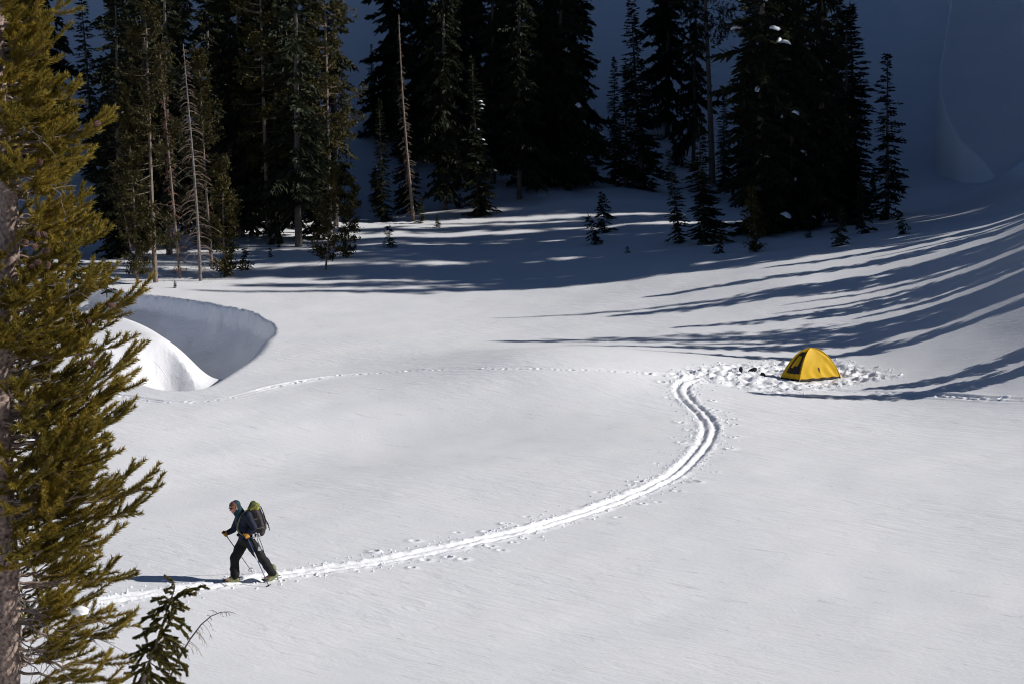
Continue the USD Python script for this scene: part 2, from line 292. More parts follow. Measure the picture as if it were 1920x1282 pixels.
def marks(x, y):
    z = np.zeros(len(x))
    ok, o, s = lateral(T_SKIN, SKIN_TRACK, x, y, 1.2)
    k = np.where(ok)[0]; o, s = o[k], s[k]
    wob = 0.05 * NZ(s, s * 0, 0.8, 51); rough = 1.3 * NZ(x[k], y[k], 5.0, 52)
    gauge = np.interp(s, [L - 14, L - 5], [0.132, 0.155]) + 0.05 * NZ(s, s * 0, 0.35, 55)
    g = sum(np.exp(-np.abs((o - c + wob + 0.11 * NZ(x[k], y[k], 5.0, 56)) / (0.072 + 0.05 * NZ(s, s * 0, 1.7, 57))) ** 2.6) for c in (-gauge, gauge))
    berm = np.exp(-((np.abs(o) - gauge - 0.16) / 0.08) ** 2) + 0.6 * np.exp(-(o / 0.07) ** 2)
    fade = np.interp(s, [0, 3, L - 3, L], [1, 1, 1, 0.3])
    z[k] += fade * (-0.066 * g * (1 + 2.0 * rough) + 0.014 * berm * (1 + 5 * rough)) + 0.04 * fade * rough * np.exp(-(o / 0.42) ** 2)
    for tree, line, dp, w in ((T_OLD, OLD_TRACK, 0.035, 0.045), (T_SIDE, SIDE_TRACK, 0.05, 0.06)):
        ok, o, s = lateral(tree, line, x, y, 0.7); k = np.where(ok)[0]; o, s = o[k], s[k]
        pr = 0.35 + np.clip(NZ(s, s * 0, 0.5, 54) * 3 + 0.5, 0, 1)
        z[k] += pr * dp * (-sum(np.exp(-((o - c) / w) ** 2) for c in (-0.12, 0.12)) + 0.4 * np.exp(-((np.abs(o) - 0.26) / 0.08) ** 2))
    d, i = T_HOLE.query(np.stack([x, y], 1), k=3, distance_upper_bound=0.35)
    for c in range(3):
        ok = np.isfinite(d[:, c]); h = HOLES[np.clip(i[ok, c], 0, len(HOLES) - 1)]
        q = d[ok, c] / h[:, 2]
        z[ok] += h[:, 3] * (-np.exp(-q ** 2) + 0.35 * np.exp(-(q - 2.0) ** 2))
    b = CAMP.bounds; k = np.where((x > b[0] - 1) & (x < b[2] + 1) & (y > b[1] - 1) & (y < b[3] + 1))[0]
    if len(k):
        p = shapely.points(x[k], y[k]); e = shapely.distance(CAMP.exterior, p) * np.where(shapely.contains(CAMP, p), 1, -1)
        f = sstep(-0.5, 0.6, e + 1.1 * NZ(x[k], y[k], 1.1, 61)) * (0.12 + 0.88 * sstep(0.0, 0.3, shapely.distance(TENT, p)))
        z[k] += f * (0.08 * NZ(x[k], y[k], 1.3, 62, 2) + 0.06 * NZ(x[k], y[k], 4.0, 64, 3))
        dd, ii = T_PIT.query(np.stack([x[k], y[k]], 1), k=6, distance_upper_bound=0.8)
        for c in range(6):
            ok = np.isfinite(dd[:, c]); h = PITS[np.clip(ii[ok, c], 0, len(PITS) - 1)]; q = dd[ok, c] / h[:, 2]
            z[k[ok]] += f[ok] * h[:, 3] * (np.exp(-q ** 2.6) - 0.3 * np.exp(-(q - 1.6) ** 2 * 2))
    return z
def ground(x, y):
    x = np.atleast_1d(np.asarray(x, float)); y = np.atleast_1d(np.asarray(y, float))
    return smooth_ground(x, y) + marks(x, y)

def ground_mesh():
    r = np.random.default_rng(3)
    rows, y = [], -25.0
    while y < 420:
        rows.append(y)
        y += 2.5 if y < 24 else (min(max(y * y / 38000 * 2.6, 0.085), 0.55) if y < 185 else 5.0)
    cols = np.unique(np.r_[np.linspace(-5200, -1520, 34), np.arange(-1500, -1040, 22), np.arange(-1040, 1040, 4.2), np.arange(1040, 1500, 14), np.arange(1500, 5200, 100)])
    U, Y = np.meshgrid(cols, np.array(rows)); keep = (Y >= 27) | ((np.arange(U.shape[1]) % 6) == 0)[None]
    Uk, Yk = U[keep], Y[keep]
    Yk = Yk + r.uniform(-0.3, 0.3, Yk.shape) * np.interp(Yk, [24, 30, 185, 190], [0, 0.08, 0.4, 0]) * (np.abs(Uk) < 1500); Uk = Uk + r.uniform(-1.2, 1.2, Uk.shape) * (np.abs(Uk) < 1500)
    pts = [np.stack([Uk / FOC * np.maximum(Yk, 16), Yk], 1)]
    def band(line, half, st):
        q = line[::max(1, int(st / 0.03))]; t = unit(np.gradient(q, axis=0)); nrm = np.stack([-t[:, 1], t[:, 0]], 1)
        o = np.arange(-half, half + 1e-6, st)
        return (q[:, None] + nrm[:, None] * o[None, :, None]).reshape(-1, 2) + r.uniform(-st * 0.25, st * 0.25, (len(q) * len(o), 2))
    pts += [band(SKIN_TRACK, 0.85, 0.042), band(OLD_TRACK, 0.4, 0.06), band(SIDE_TRACK, 0.4, 0.06)]
    b = CAMP.buffer(0.6).bounds; gx, gy = np.meshgrid(np.arange(b[0], b[2], 0.055), np.arange(b[1], b[3], 0.075)); g = np.stack([gx.ravel(), gy.ravel()], 1) + r.uniform(-0.02, 0.02, (gx.size, 2))
    pts.append(g[shapely.contains(CAMP.buffer(0.6), shapely.points(g))])
    a = np.arange(12) / 12 * 2 * math.pi
    for h in HOLES:
        for q in (0.5, 1.0, 1.7, 2.6): pts.append(h[:2] + h[2] * q * np.stack([np.cos(a), np.sin(a)], 1))
        pts.append(h[None, :2])
    rim = np.array([RIM_LINE.interpolate(s).coords[0] for s in np.arange(0, RIM_LINE.length, 0.11)])
    for o in np.arange(-0.9, 3.6, 0.15): pts.append(rim + r.uniform(-0.05, 0.05, rim.shape) + np.array([-1, -0.5]) / 1.12 * o)
    ly = np.arange(119, 170, 0.2)
    for o in np.arange(-0.9, 1.2, 0.1): pts.append(np.stack([lip_x(ly) + o, ly + r.uniform(-0.04, 0.04, len(ly))], 1))
    P = np.vstack(pts)
    yy = P[:, 1]; W = np.stack([P[:, 0] / np.maximum(yy, 16) * FOC, np.where(yy > 16, -38000 / np.maximum(yy, 1), -38000 / 16 + (yy - 16) * 148) * 4.0], 1)
    _, first = np.unique(np.round(P / 0.012).astype(np.int64), axis=0, return_index=True)
    P, W = P[np.sort(first)], W[np.sort(first)]
    tri = Delaunay(W).simplices
    tri = tri[np.ptp(P[tri][:, :, 1], axis=1) < 12]
    z = ground(P[:, 0], P[:, 1])
    V = np.c_[P, z]
    # the wind lip leans out over its scoop
    d = V[:, 0] - lip_x(V[:, 1]); k = np.where(d < 0.3, np.exp(-((d - 0.3) / 0.42) ** 2), np.exp(-((d - 0.3) / 2.6) ** 2)) * sstep(122, 126, V[:, 1]) * sstep(175, 160, V[:, 1])
    V[:, 0] -= 0.75 * k
    a, b_, c = V[tri[:, 0]], V[tri[:, 1]], V[tri[:, 2]]
    flip = ((b_[:, 0] - a[:, 0]) * (c[:, 1] - a[:, 1]) - (b_[:, 1] - a[:, 1]) * (c[:, 0] - a[:, 0])) < 0
    # by the order in the plan, which the lean does not change
    pa, pb, pc = P[tri[:, 0]], P[tri[:, 1]], P[tri[:, 2]]
    flip = ((pb[:, 0] - pa[:, 0]) * (pc[:, 1] - pa[:, 1]) - (pb[:, 1] - pa[:, 1]) * (pc[:, 0] - pa[:, 0])) < 0
    tri[flip] = tri[flip][:, [0, 2, 1]]
    return V, tri
tag(obj('snow_ground', ground_mesh(), M['snow'], smooth=True), 'snow-covered mountain meadow rising to shaded slopes behind the forest', kind='structure')
# ---------------------------------------------------------------- trees: kinds with trunk and crown, then one Xform per tree
def diamonds(o, d, length, width, droop=0.0, up=None, r=None):
    """Flat pointed sprays: roots o, directions d; four corners each, the middle raised a little."""
    d = unit(d); n = len(o); up = np.array([0, 0, 1.0]) if up is None else up
    side = unit(np.cross(d, up + (0 if r is None else r.normal(0, 0.55, (n, 3)))))
    L, W = np.broadcast_to(length, n)[:, None], np.broadcast_to(width, n)[:, None]
    mid = o + d * L * 0.45; tip = o + d * L - np.array([0, 0, 1.0]) * (np.broadcast_to(droop, n)[:, None] * L)
    v = np.stack([o, mid - side * W, tip, mid + side * W], 1).reshape(-1, 3)
    i = np.arange(n)[:, None] * 4
    f = np.vstack([i + [0, 1, 2], i + [0, 2, 3]])
    return v, f
def lean_curve(H, r, bend=0.01):
    ph = r.uniform(0, 6.28, 2)
    def c(z):
        z = np.asarray(z, float); t = z / H
        return np.stack([bend * H * np.sin(2.4 * t + ph[0]) * t, bend * H * np.sin(2.1 * t + ph[1]) * t, z], -1)
    return c
def fir(seed, H, R, first=0.3, gap=0.26, sparse=0.0, snow=0, trunk_r=None, ragged=0.3):
    """A subalpine spire: short down-swept boughs of flat sprays."""
    r = np.random.default_rng(seed); c = lean_curve(H, r, 0.006); tr = trunk_r or 0.011 * H + 0.03
    zz = np.linspace(-0.5, H, 14); trunk = tube(c(zz), np.interp(zz, [-0.5, H], [tr, 0.012]), 7)
    O, D, Ln, Wd, Dr, wood, pads = [], [], [], [], [], [], []
    z, lob = first, r.uniform(0, 6.28)
    while z < H - 0.15:
        t = z / H; base = R * (1 - t) ** 0.85 * (0.55 + 0.45 * min(1, t / 0.12)) + 0.10
        for k in range(int(r.integers(5, 9))):
            if r.random() < sparse: continue
            az = r.uniform(0, 6.28); bl = base * (1 + ragged * r.normal()) * (1 + 0.18 * math.sin(az + lob + z * 0.7)); bl = max(0.12, bl)
            zk = z + r.uniform(-0.1, 0.1); p0 = c(zk); dr = np.interp(t, [0, 0.6, 1], [-0.42, -0.22, 0.5]) + 0.12 * r.normal()
            h = np.array([math.cos(az), math.sin(az), 0]); p2 = p0 + h * bl + np.array([0, 0, dr * bl]); p1 = p0 + h * bl * 0.55 + np.array([0, 0, dr * bl * 0.75 + 0.02])
            n = max(3, int(bl / 0.13)); path = bezier(p0, p1, p2, n + 1)[1:]; tg = np.gradient(bezier(p0, p1, p2, n + 1), axis=0)[1:]
            if bl > 0.7: wood.append(tube(np.vstack([p0, path[n // 2], path[-1]]), [0.018, 0.012, 0.005], 3, False))
            w = np.linspace(0.15, 1, n); sd = unit(np.cross(tg, [0, 0, 1.0])); tl = (0.13 + 0.30 * bl * np.sin(np.pi * np.clip(w * 0.85 + 0.1, 0, 1)) ** 0.8) * r.uniform(0.7, 1.2, n)
            for s in (-1, 1):
                O.append(path - 0.03 * unit(tg)); D.append(unit(tg) * 0.75 + s * sd * 0.8 + r.normal(0, 0.12, (n, 3))); Ln.append(tl); Wd.append(0.035 + 0.11 * tl); Dr.append(np.full(n, 0.18))
            O.append(path[-1:] - unit(tg[-1:]) * 0.1); D.append(tg[-1:]); Ln.append(np.array([0.28])); Wd.append(np.array([0.05])); Dr.append(np.array([0.05]))
            O.append(path); D.append(unit(tg) * 0.7 + [0, 0, 0.35] + r.normal(0, 0.2, (n, 3))); Ln.append(0.6 * tl); Wd.append(0.04 + 0.06 * tl); Dr.append(np.zeros(n))
            if snow and bl > 0.6 and r.random() < snow: pads.append((path[int(n * 0.88)] + [0, 0, 0.05], tg[int(n * 0.88)]))
        z += gap * (0.75 + 0.5 * r.random()) * (1.15 - 0.5 * t)
    O.append(c(np.array([H - 0.25]))); D.append(np.array([[0, 0, 1.0]])); Ln.append(np.array([0.4])); Wd.append(np.array([0.03])); Dr.append(np.array([0.0]))
    crown = diamonds(np.vstack(O), np.vstack(D), np.concatenate(Ln), np.concatenate(Wd), np.concatenate(Dr), r=r)
    out = {'trunk': cat_mesh([trunk] + wood), 'crown': crown, 'pads': []}
    for p, t in pads:
        s = trimesh.creation.icosphere(2, 1.0); v = s.vertices.copy(); L = r.uniform(0.12, 0.30); tt = unit(t * [1, 1, 0.7]); sd = unit(np.cross(tt, [0, 0, 1])); nn = np.cross(sd, tt)
        v = v * (1 + 1.1 * (meshkit.fbm(v * 1.5 + seed + p, 3, seed) - 0.5)[:, None]); v[:, 2] = np.where(v[:, 2] < 0, v[:, 2] * 0.35, v[:, 2])
        out['pads'].append((p + [0, 0, 0.04] + v[:, :1] * L * tt + v[:, 1:2] * L * 0.6 * sd + v[:, 2:] * L * 0.36 * nn - [0, 0, 1] * (np.abs(v[:, :1]) ** 2 * L * 0.25), s.faces))
    return out
def pine(seed, H, R, first=2.5, gap=0.42, tuft=26, dead=0.5, trunk_r=None, bend=0.012, dens=1.0, nl=0.17):
    """An open mountain pine: bare lower trunk with dead twigs, upswept boughs ending in brushes of needles."""
    r = np.random.default_rng(seed); c = lean_curve(H, r, bend); tr = trunk_r or 0.007 * H + 0.02
    zz = np.linspace(-0.5, H, 16); trunk = [tube(c(zz), np.interp(zz, [-0.5, H], [tr, 0.015]), 8)]
    O, D, Ln = [], [], []
    z = 0.6
    while z < first + 1.5:
        for _ in range(3):
            if r.random() < dead:
                az = r.uniform(0, 6.28); l = r.uniform(0.4, 1.1); p = c(z); h = np.array([math.cos(az), math.sin(az), r.uniform(-0.5, 0.1)])
                trunk.append(tube(bezier(p, p + h * l * 0.5 + [0, 0, 0.05], p + h * l - [0, 0, 0.15], 4), np.linspace(0.014, 0.004, 4), 3, False))
        z += 0.3
    z = first
    while z < H - 0.2:
        t = (z - first) / (H - first); base = R * np.interp(t, [0, 0.25, 0.6, 1], [0.75, 1.0, 0.75, 0.16])
        for k in range(max(2, int(r.integers(3, 6) * dens))):
            az = r.uniform(0, 6.28); bl = base * r.uniform(0.6, 1.3); p0 = c(z + r.uniform(-0.15, 0.15)); h = np.array([math.cos(az), math.sin(az), 0])
            rise = np.interp(t, [0, 0.5, 1], [-0.15, 0.1, 0.7]) + 0.15 * r.normal(); p2 = p0 + h * bl + [0, 0, rise * bl + 0.12]; p1 = p0 + h * bl * 0.6 + [0, 0, rise * bl * 0.4 - 0.1]
            path = bezier(p0, p1, p2, 9); trunk.append(tube(path[::2], np.linspace(0.022, 0.006, 5), 3, False))
            for j in range(3, 9):
                for _ in range(2 if j < 8 else 3):
                    q = path[j] + r.normal(0, 1, 3) * [0.20, 0.20, 0.13] * min(1, bl); ax = unit(h * 0.6 + [0, 0, 0.6] + r.normal(0, 0.35, 3)); m = int(tuft * r.uniform(0.6, 1.1) * 0.5)
                    s = r.uniform(-0.18, 0.18, m); O.append(q + s[:, None] * ax); D.append(ax * 0.55 + unit(r.normal(0, 1, (m, 3)))); Ln.append(np.full(m, nl) * r.uniform(0.7, 1.2, m))
        z += gap * r.uniform(0.7, 1.3)
    O, D, Ln = np.vstack(O), np.vstack(D), np.concatenate(Ln)
    return {'trunk': cat_mesh(trunk), 'crown': diamonds(O, D, Ln, 0.034, 0.02, r=r), 'pads': []}
def snag(seed, H, tr, twig=0.7, every=0.22, tuft=False, bend=0.012):
    """A dead conifer: bare pole, whorls of thin hanging twigs."""
    r = np.random.default_rng(seed); c = lean_curve(H, r, bend); zz = np.linspace(-0.5, H, 18)
    trunk = tube(c(zz), np.interp(zz, [-0.5, H], [tr, 0.02]), 8); tw, O, D = [], [], []
    z = 0.5
    while z < H - 0.1:
        t = z / H; base = twig * np.interp(t, [0, 0.3, 1], [0.9, 1.0, 0.18])
        for _ in range(int(r.integers(3, 6))):
            az = r.uniform(0, 6.28); l = base * r.uniform(0.4, 1.2); p = c(z + r.uniform(-0.08, 0.08)); h = np.array([math.cos(az), math.sin(az), 0])
            path = bezier(p, p + h * l * 0.6 + [0, 0, 0.05], p + h * l - [0, 0, 0.45 * l], 5); tw.append(tube(path, np.linspace(0.013, 0.004, 5), 3, False))
            for s in (-1, 1):
                a2 = az + s * 0.8; q = path[3]; tw.append(tube(np.array([q, q + 0.35 * l * np.array([math.cos(a2), math.sin(a2), -0.5])]), [0.007, 0.003], 3, False))
            if tuft and r.random() < 0.6: O.append(np.repeat(path[3:4], 8, 0) + r.normal(0, 0.05, (8, 3))); D.append(r.normal(0, 1, (8, 3)))
        z += every * r.uniform(0.7, 1.3)
    out = {'trunk': trunk, 'twigs': cat_mesh(tw), 'pads': []}
    if tuft: out['crown'] = diamonds(np.vstack(O), np.vstack(D), 0.15, 0.02, r=r)
    return out

KINDS = {}
def kind(name, built, H, needle, bark, twig=None):
    p = stage.CreateClassPrim(f'/World/kind_of_{name}')
    b = str(p.GetPath())
    usdkit.mesh(stage, b + '/trunk', built['trunk'], M[bark], 40)
    if 'crown' in built: usdkit.mesh(stage, b + '/crown', built['crown'], M[needle])
    if 'twigs' in built: usdkit.mesh(stage, b + '/twigs', built['twigs'], M[twig or 'twig']).GetPrim().SetCustomDataByKey('kind', 'stuff')
    for i, s in enumerate(built['pads']): usdkit.mesh(stage, b + '/snow_clump' + (f'_{i:03d}' if i else ''), s, M['snow_lump'], True)
    KINDS[name] = (b, H)
kind('spire_a', fir(11, 12, 1.05, gap=0.24), 12, 'fir_needles', 'fir_bark')
kind('spire_b', fir(12, 12, 0.95, gap=0.27, ragged=0.22), 12, 'fir_needles', 'fir_bark')
kind('spire_c', fir(13, 10, 0.85, gap=0.27, sparse=0.12, snow=0.02), 10, 'fir_needles', 'fir_bark')
kind('big_fir_a', fir(21, 17, 2.0, first=1.2, gap=0.30, snow=0.012), 17, 'fir_needles', 'fir_bark')
kind('big_fir_b', fir(22, 17, 1.7, first=2.2, gap=0.32, sparse=0.1, ragged=0.36), 17, 'fir_needles', 'fir_bark')
kind('big_fir_c', fir(23, 18, 2.0, first=0.8, gap=0.30, ragged=0.42, snow=0.008), 18, 'fir_needles', 'fir_bark')
kind('snowy_fir_a', fir(24, 17, 2.1, first=0.6, gap=0.29, snow=0.075), 17, 'fir_needles', 'fir_bark')
kind('snowy_fir_b', fir(25, 16, 1.6, first=0.5, gap=0.29, snow=0.055), 16, 'fir_needles', 'fir_bark')
kind('small_fir_a', fir(31, 3.2, 0.65, first=0.15, gap=0.19), 3.2, 'fir_needles', 'fir_bark')
kind('small_fir_b', fir(32, 2.2, 0.42, first=0.1, gap=0.17, sparse=0.15), 2.2, 'fir_needles', 'fir_bark')
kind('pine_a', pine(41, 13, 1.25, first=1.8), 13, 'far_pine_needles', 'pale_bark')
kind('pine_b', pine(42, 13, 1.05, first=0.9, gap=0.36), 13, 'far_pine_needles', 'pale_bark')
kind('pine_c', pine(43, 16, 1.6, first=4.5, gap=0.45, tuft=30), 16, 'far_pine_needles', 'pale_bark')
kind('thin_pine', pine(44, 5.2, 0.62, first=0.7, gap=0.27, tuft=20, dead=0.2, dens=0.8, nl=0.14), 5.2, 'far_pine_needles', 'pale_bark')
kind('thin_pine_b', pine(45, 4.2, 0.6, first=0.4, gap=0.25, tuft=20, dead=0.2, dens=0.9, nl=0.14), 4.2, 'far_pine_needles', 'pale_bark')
kind('snag_a', snag(51, 11, 0.085, twig=0.95, bend=0.016), 11, None, 'grey_wood')
kind('snag_b', snag(52, 11, 0.075, twig=0.45, tuft=True), 11, 'red_needles', 'pale_bark')
kind('snag_c', snag(53, 10, 0.085, twig=0.4, bend=0.02), 10, None, 'pale_bark')
kind('old_trunk', pine(46, 18, 1.8, first=8.0, gap=0.5, tuft=28, trunk_r=0.2, dead=0.25), 18, 'far_pine_needles', 'pale_bark')

SPOTS = []
def grow(k, name, label, cat, base, H, turn=0.0, lean=(0, 0), wide=1.0, group=None):
    if k[:3] == 'big' or k[:5] == 'snowy': wide *= 0.7
    path, H0 = KINDS[k]
    x = UsdGeom.Xform.Define(stage, free('/World', name)); p = x.GetPrim()
    x.AddTranslateOp().Set(Gf.Vec3d(float(base[0]), float(base[1]), float(base[2])))
    if lean[0]: x.AddRotateYOp().Set(float(lean[0]))                     # towards the right of the picture
    if lean[1]: x.AddRotateXOp().Set(float(lean[1]))
    x.AddRotateZOp().Set(float(turn)); s = H / H0; x.AddScaleOp().Set(Gf.Vec3f(s * wide, s * wide, s))
    p.GetReferences().AddInternalReference(path); p.SetInstanceable(True); p.SetSpecifier(Sdf.SpecifierDef)
    tag(p, label, cat, group); SPOTS.append(base)
    return p
def stand(k, name, label, cat, u, v, top=None, H=None, x_top=None, wide=1.0, group=None, turn=None):
    """A tree on the ground where the photograph has its foot; its height from where its tip is."""
    b = on_ground(u, v)
    if top is not None:
        t = at(u if x_top is None else x_top, top, b[1]); H = t[2] - b[2]
    lean = 0 if x_top is None else math.degrees(math.atan2(t[0] - b[0], H))
    b[2] -= 0.1
    return grow(k, name, label, cat, b, H, turn if turn is not None else (u * 37) % 360, (lean, 0), wide, group)

S = stand
# left stand, front rank (left to right)
S('big_fir_c', 'fir_tree', 'dense dark fir whose crown shows just right of the upper half of the near pine', 'fir tree', 92, 300, H=22.1)
S('big_fir_b', 'fir_tree', 'dark fir behind the near pine, its right flank ending beside the blue shaded slope', 'fir tree', 138, 545, top=325, wide=1.3)
S('spire_b', 'fir_tree', 'lone thin dark fir on the blue slope, between the near pine and the left stand', 'fir tree', 178, 338, top=-40, x_top=152)
S('small_fir_a', 'fir_sapling', 'small dark fir at the left foot of the stand of pale-trunked pines', 'fir sapling', 200, 545, top=485)
S('spire_a', 'fir_tree', 'tall ragged dark fir at the left edge of the left stand', 'fir tree', 226, 480, top=-60, x_top=212)
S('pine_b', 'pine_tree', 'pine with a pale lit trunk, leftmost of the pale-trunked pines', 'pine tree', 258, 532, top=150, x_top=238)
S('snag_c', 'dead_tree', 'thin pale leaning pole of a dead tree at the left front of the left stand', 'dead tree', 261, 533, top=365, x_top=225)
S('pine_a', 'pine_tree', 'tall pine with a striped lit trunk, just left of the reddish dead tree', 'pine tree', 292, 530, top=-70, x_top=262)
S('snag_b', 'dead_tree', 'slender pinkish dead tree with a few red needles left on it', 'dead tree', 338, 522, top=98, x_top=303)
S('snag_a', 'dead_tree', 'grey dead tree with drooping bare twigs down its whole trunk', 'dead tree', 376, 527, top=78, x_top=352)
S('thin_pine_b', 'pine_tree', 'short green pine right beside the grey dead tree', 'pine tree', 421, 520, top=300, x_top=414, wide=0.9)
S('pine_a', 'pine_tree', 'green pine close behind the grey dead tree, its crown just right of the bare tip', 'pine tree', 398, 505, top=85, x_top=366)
S('small_fir_b', 'fir_sapling', 'small fir in front of the left stand, right of the short green pine', 'fir sapling', 460, 507, top=458, wide=1.3)
S('small_fir_b', 'fir_sapling', 'knee-high fir tip in the snow, third bush left of the sunlit young pines', 'fir sapling', 507, 483, top=460)
S('small_fir_b', 'fir_sapling', 'tiny dark fir by the foot of the tall trees left of the sunlit young pines', 'fir sapling', 523, 464, top=447)
S('small_fir_a', 'fir_sapling', 'low dark bush lying at the front of the pale-trunked pines', 'fir sapling', 328, 540, top=522)
# left stand, tall trees behind
S('big_fir_b', 'fir_tree', 'tall dark fir filling the stand behind the reddish dead tree', 'fir tree', 318, 478, H=20.8)
S('big_fir_a', 'fir_tree', 'tall dark fir behind the striped lit trunk of the left stand', 'fir tree', 280, 470, H=22.1)
S('pine_c', 'pine_tree', 'tall pine with a yellow-lit trunk in the middle of the left stand', 'pine tree', 505, 455, H=17, x_top=480, top=-150)
S('big_fir_a', 'fir_tree', 'massive dark fir right of the yellow-lit trunk of the left stand', 'fir tree', 520, 450, H=22.1)
S('big_fir_c', 'fir_tree', 'tall dark fir left of the yellow-lit trunk of the left stand', 'fir tree', 452, 445, H=22.1)
S('big_fir_b', 'fir_tree', 'tall dark fir with a bare lower trunk standing left of the sunlit young pines', 'fir tree', 560, 463, H=23.4)
S('pine_c', 'pine_tree', 'tall open-crowned pine with gaps in its top, right edge of the left stand', 'pine tree', 620, 440, H=18, x_top=598, top=-130)
S('big_fir_b', 'fir_tree', 'dark fir whose jagged right flank bounds the snow gully beside the left stand', 'fir tree', 630, 425, H=20.8, wide=0.9)
S('spire_a', 'fir_tree', 'slim fir standing right behind the two sunlit young pines', 'fir tree', 597, 448, top=200, wide=1.2)
S('thin_pine', 'pine_tree', 'slender sunlit young pine, left one of the two in front of the left stand', 'pine tree', 610, 507, top=306, x_top=627)
S('thin_pine_b', 'pine_tree', 'sunlit young pine, right and shorter one of the two in front of the left stand', 'pine tree', 649, 483, top=338, x_top=664)
S('small_fir_b', 'fir_sapling', 'small lone fir sapling in the sun, right of the two young pines', 'fir sapling', 730, 464, top=417, wide=1.15)
# middle
S('spire_b', 'fir_tree', 'narrow fir spire standing alone in the snow gully', 'fir tree', 719, 415, top=183, x_top=710, wide=1.15)
S('small_fir_a', 'fir_sapling', 'short fir leaning on the left foot of the narrow spire in the gully', 'fir sapling', 704, 380, top=315, wide=0.8)
S('spire_c', 'fir_tree', 'thin fir higher on the blue slope, above the snow gully', 'fir tree', 697, 190, top=80, wide=0.9)
S('snag_c', 'dead_tree', 'leaning dead tree with a lit bare trunk right of the snow gully', 'dead tree', 776, 415, top=24, x_top=745)
S('spire_a', 'fir_tree', 'thin half-bare fir beside the leaning dead tree right of the snow gully', 'fir tree', 768, 400, top=120, x_top=742, wide=1.0)
S('small_fir_a', 'fir_sapling', 'small fir at the foot of the leaning dead tree right of the snow gully', 'fir sapling', 789, 419, top=364, wide=0.75)
S('small_fir_a', 'fir_sapling', 'low dark bush in the snow at the front of the middle stand', 'fir sapling', 821, 427, top=400, wide=1.1)
S('big_fir_c', 'fir_tree', 'dark fir with a thick straight trunk behind the leaning dead tree', 'fir tree', 793, 300, H=23.4)
S('big_fir_a', 'fir_tree', 'broad dark fir at the left front of the middle stand', 'fir tree', 834, 394, H=22.1, wide=0.8)
S('snowy_fir_b', 'fir_tree', 'dark fir with a bare spike top and a snow clump, front of the middle stand', 'fir tree', 898, 405, top=100, x_top=886, wide=1.5)
S('big_fir_b', 'fir_tree', 'tall fir with a lit trunk strip in the middle stand, left of the snow-laden fir', 'fir tree', 974, 374, H=22.1, wide=0.9)
S('snowy_fir_a', 'fir_tree', 'broad tall fir carrying large white snow clumps, right edge of the middle stand', 'fir tree', 1050, 350, H=22.8, turn=205)
S('big_fir_c', 'fir_tree', 'dark fir just left of the snow-laden fir of the middle stand', 'fir tree', 1017, 352, H=22.1, wide=0.9)
S('small_fir_a', 'fir_sapling', 'small fir at the right foot of the snow-laden fir', 'fir sapling', 1122, 308, top=225, wide=1.1)
S('small_fir_b', 'fir_sapling', 'tiny leaning fir tip on the shaded snow behind the mound', 'fir sapling', 1106, 338, top=318, x_top=1113)
S('spire_b', 'fir_tree', 'thin pointed fir, leftmost of the three spires on the mound', 'fir tree', 1153, 344, top=103, x_top=1151, wide=1.0)
S('spire_c', 'fir_tree', 'pointed fir in the middle of the three spires on the mound', 'fir tree', 1173, 351, top=121, wide=1.25)
S('spire_a', 'fir_tree', 'tallest and densest of the three spires on the mound', 'fir tree', 1204, 355, top=-5, x_top=1185, wide=1.15)
S('small_fir_a', 'fir_tree', 'small fir standing in shade on the mound, right one of a pair', 'fir tree', 1134, 436, top=357, x_top=1129)
S('small_fir_b', 'fir_sapling', 'small leaning fir, left one of the pair on the shaded mound', 'fir sapling', 1118, 458, top=396, x_top=1102)
S('small_fir_b', 'fir_sapling', 'tiny dark tuft of a buried fir on the shaded snow right of the pair', 'fir sapling', 1177, 474, top=458, wide=1.6)
# right of the middle
S('big_fir_a', 'fir_tree', 'dark fir with a bare lower trunk, left of the big pale trunk', 'fir tree', 1251, 255, H=23.4, wide=1.0)
S('old_trunk', 'pine_tree', 'big pine with a thick pale lit trunk above the dark firs', 'pine tree', 1336, 345, H=19, x_top=1322, top=-250)
S('big_fir_b', 'fir_tree', 'dark fir close behind the big pale trunk', 'fir tree', 1300, 318, H=20.8, wide=0.8)
S('small_fir_b', 'fir_sapling', 'thin drooping fir bent over in the gap left of the big pale trunk', 'fir sapling', 1277, 312, top=245, x_top=1258)
S('spire_c', 'fir_tree', 'slim fir spire at the left of the right stand, leaning left', 'fir tree', 1276, 455, top=276, x_top=1253, wide=1.2)
S('spire_a', 'fir_tree', 'dense conical fir in front of the big pale trunk', 'fir tree', 1320, 458, top=215, x_top=1312, wide=1.5)
S('small_fir_b', 'fir_sapling', 'small fir at the foot of the dense conical fir below the big pale trunk', 'fir sapling', 1349, 475, top=432)
S('spire_b', 'fir_tree', 'thin fir spire between the big pale trunk and the right stand', 'fir tree', 1356, 352, top=178, wide=1.3)
S('thin_pine_b', 'pine_tree', 'sunlit olive young pine before the dark right stand', 'pine tree', 1420, 472, top=349, x_top=1411, wide=1.1)
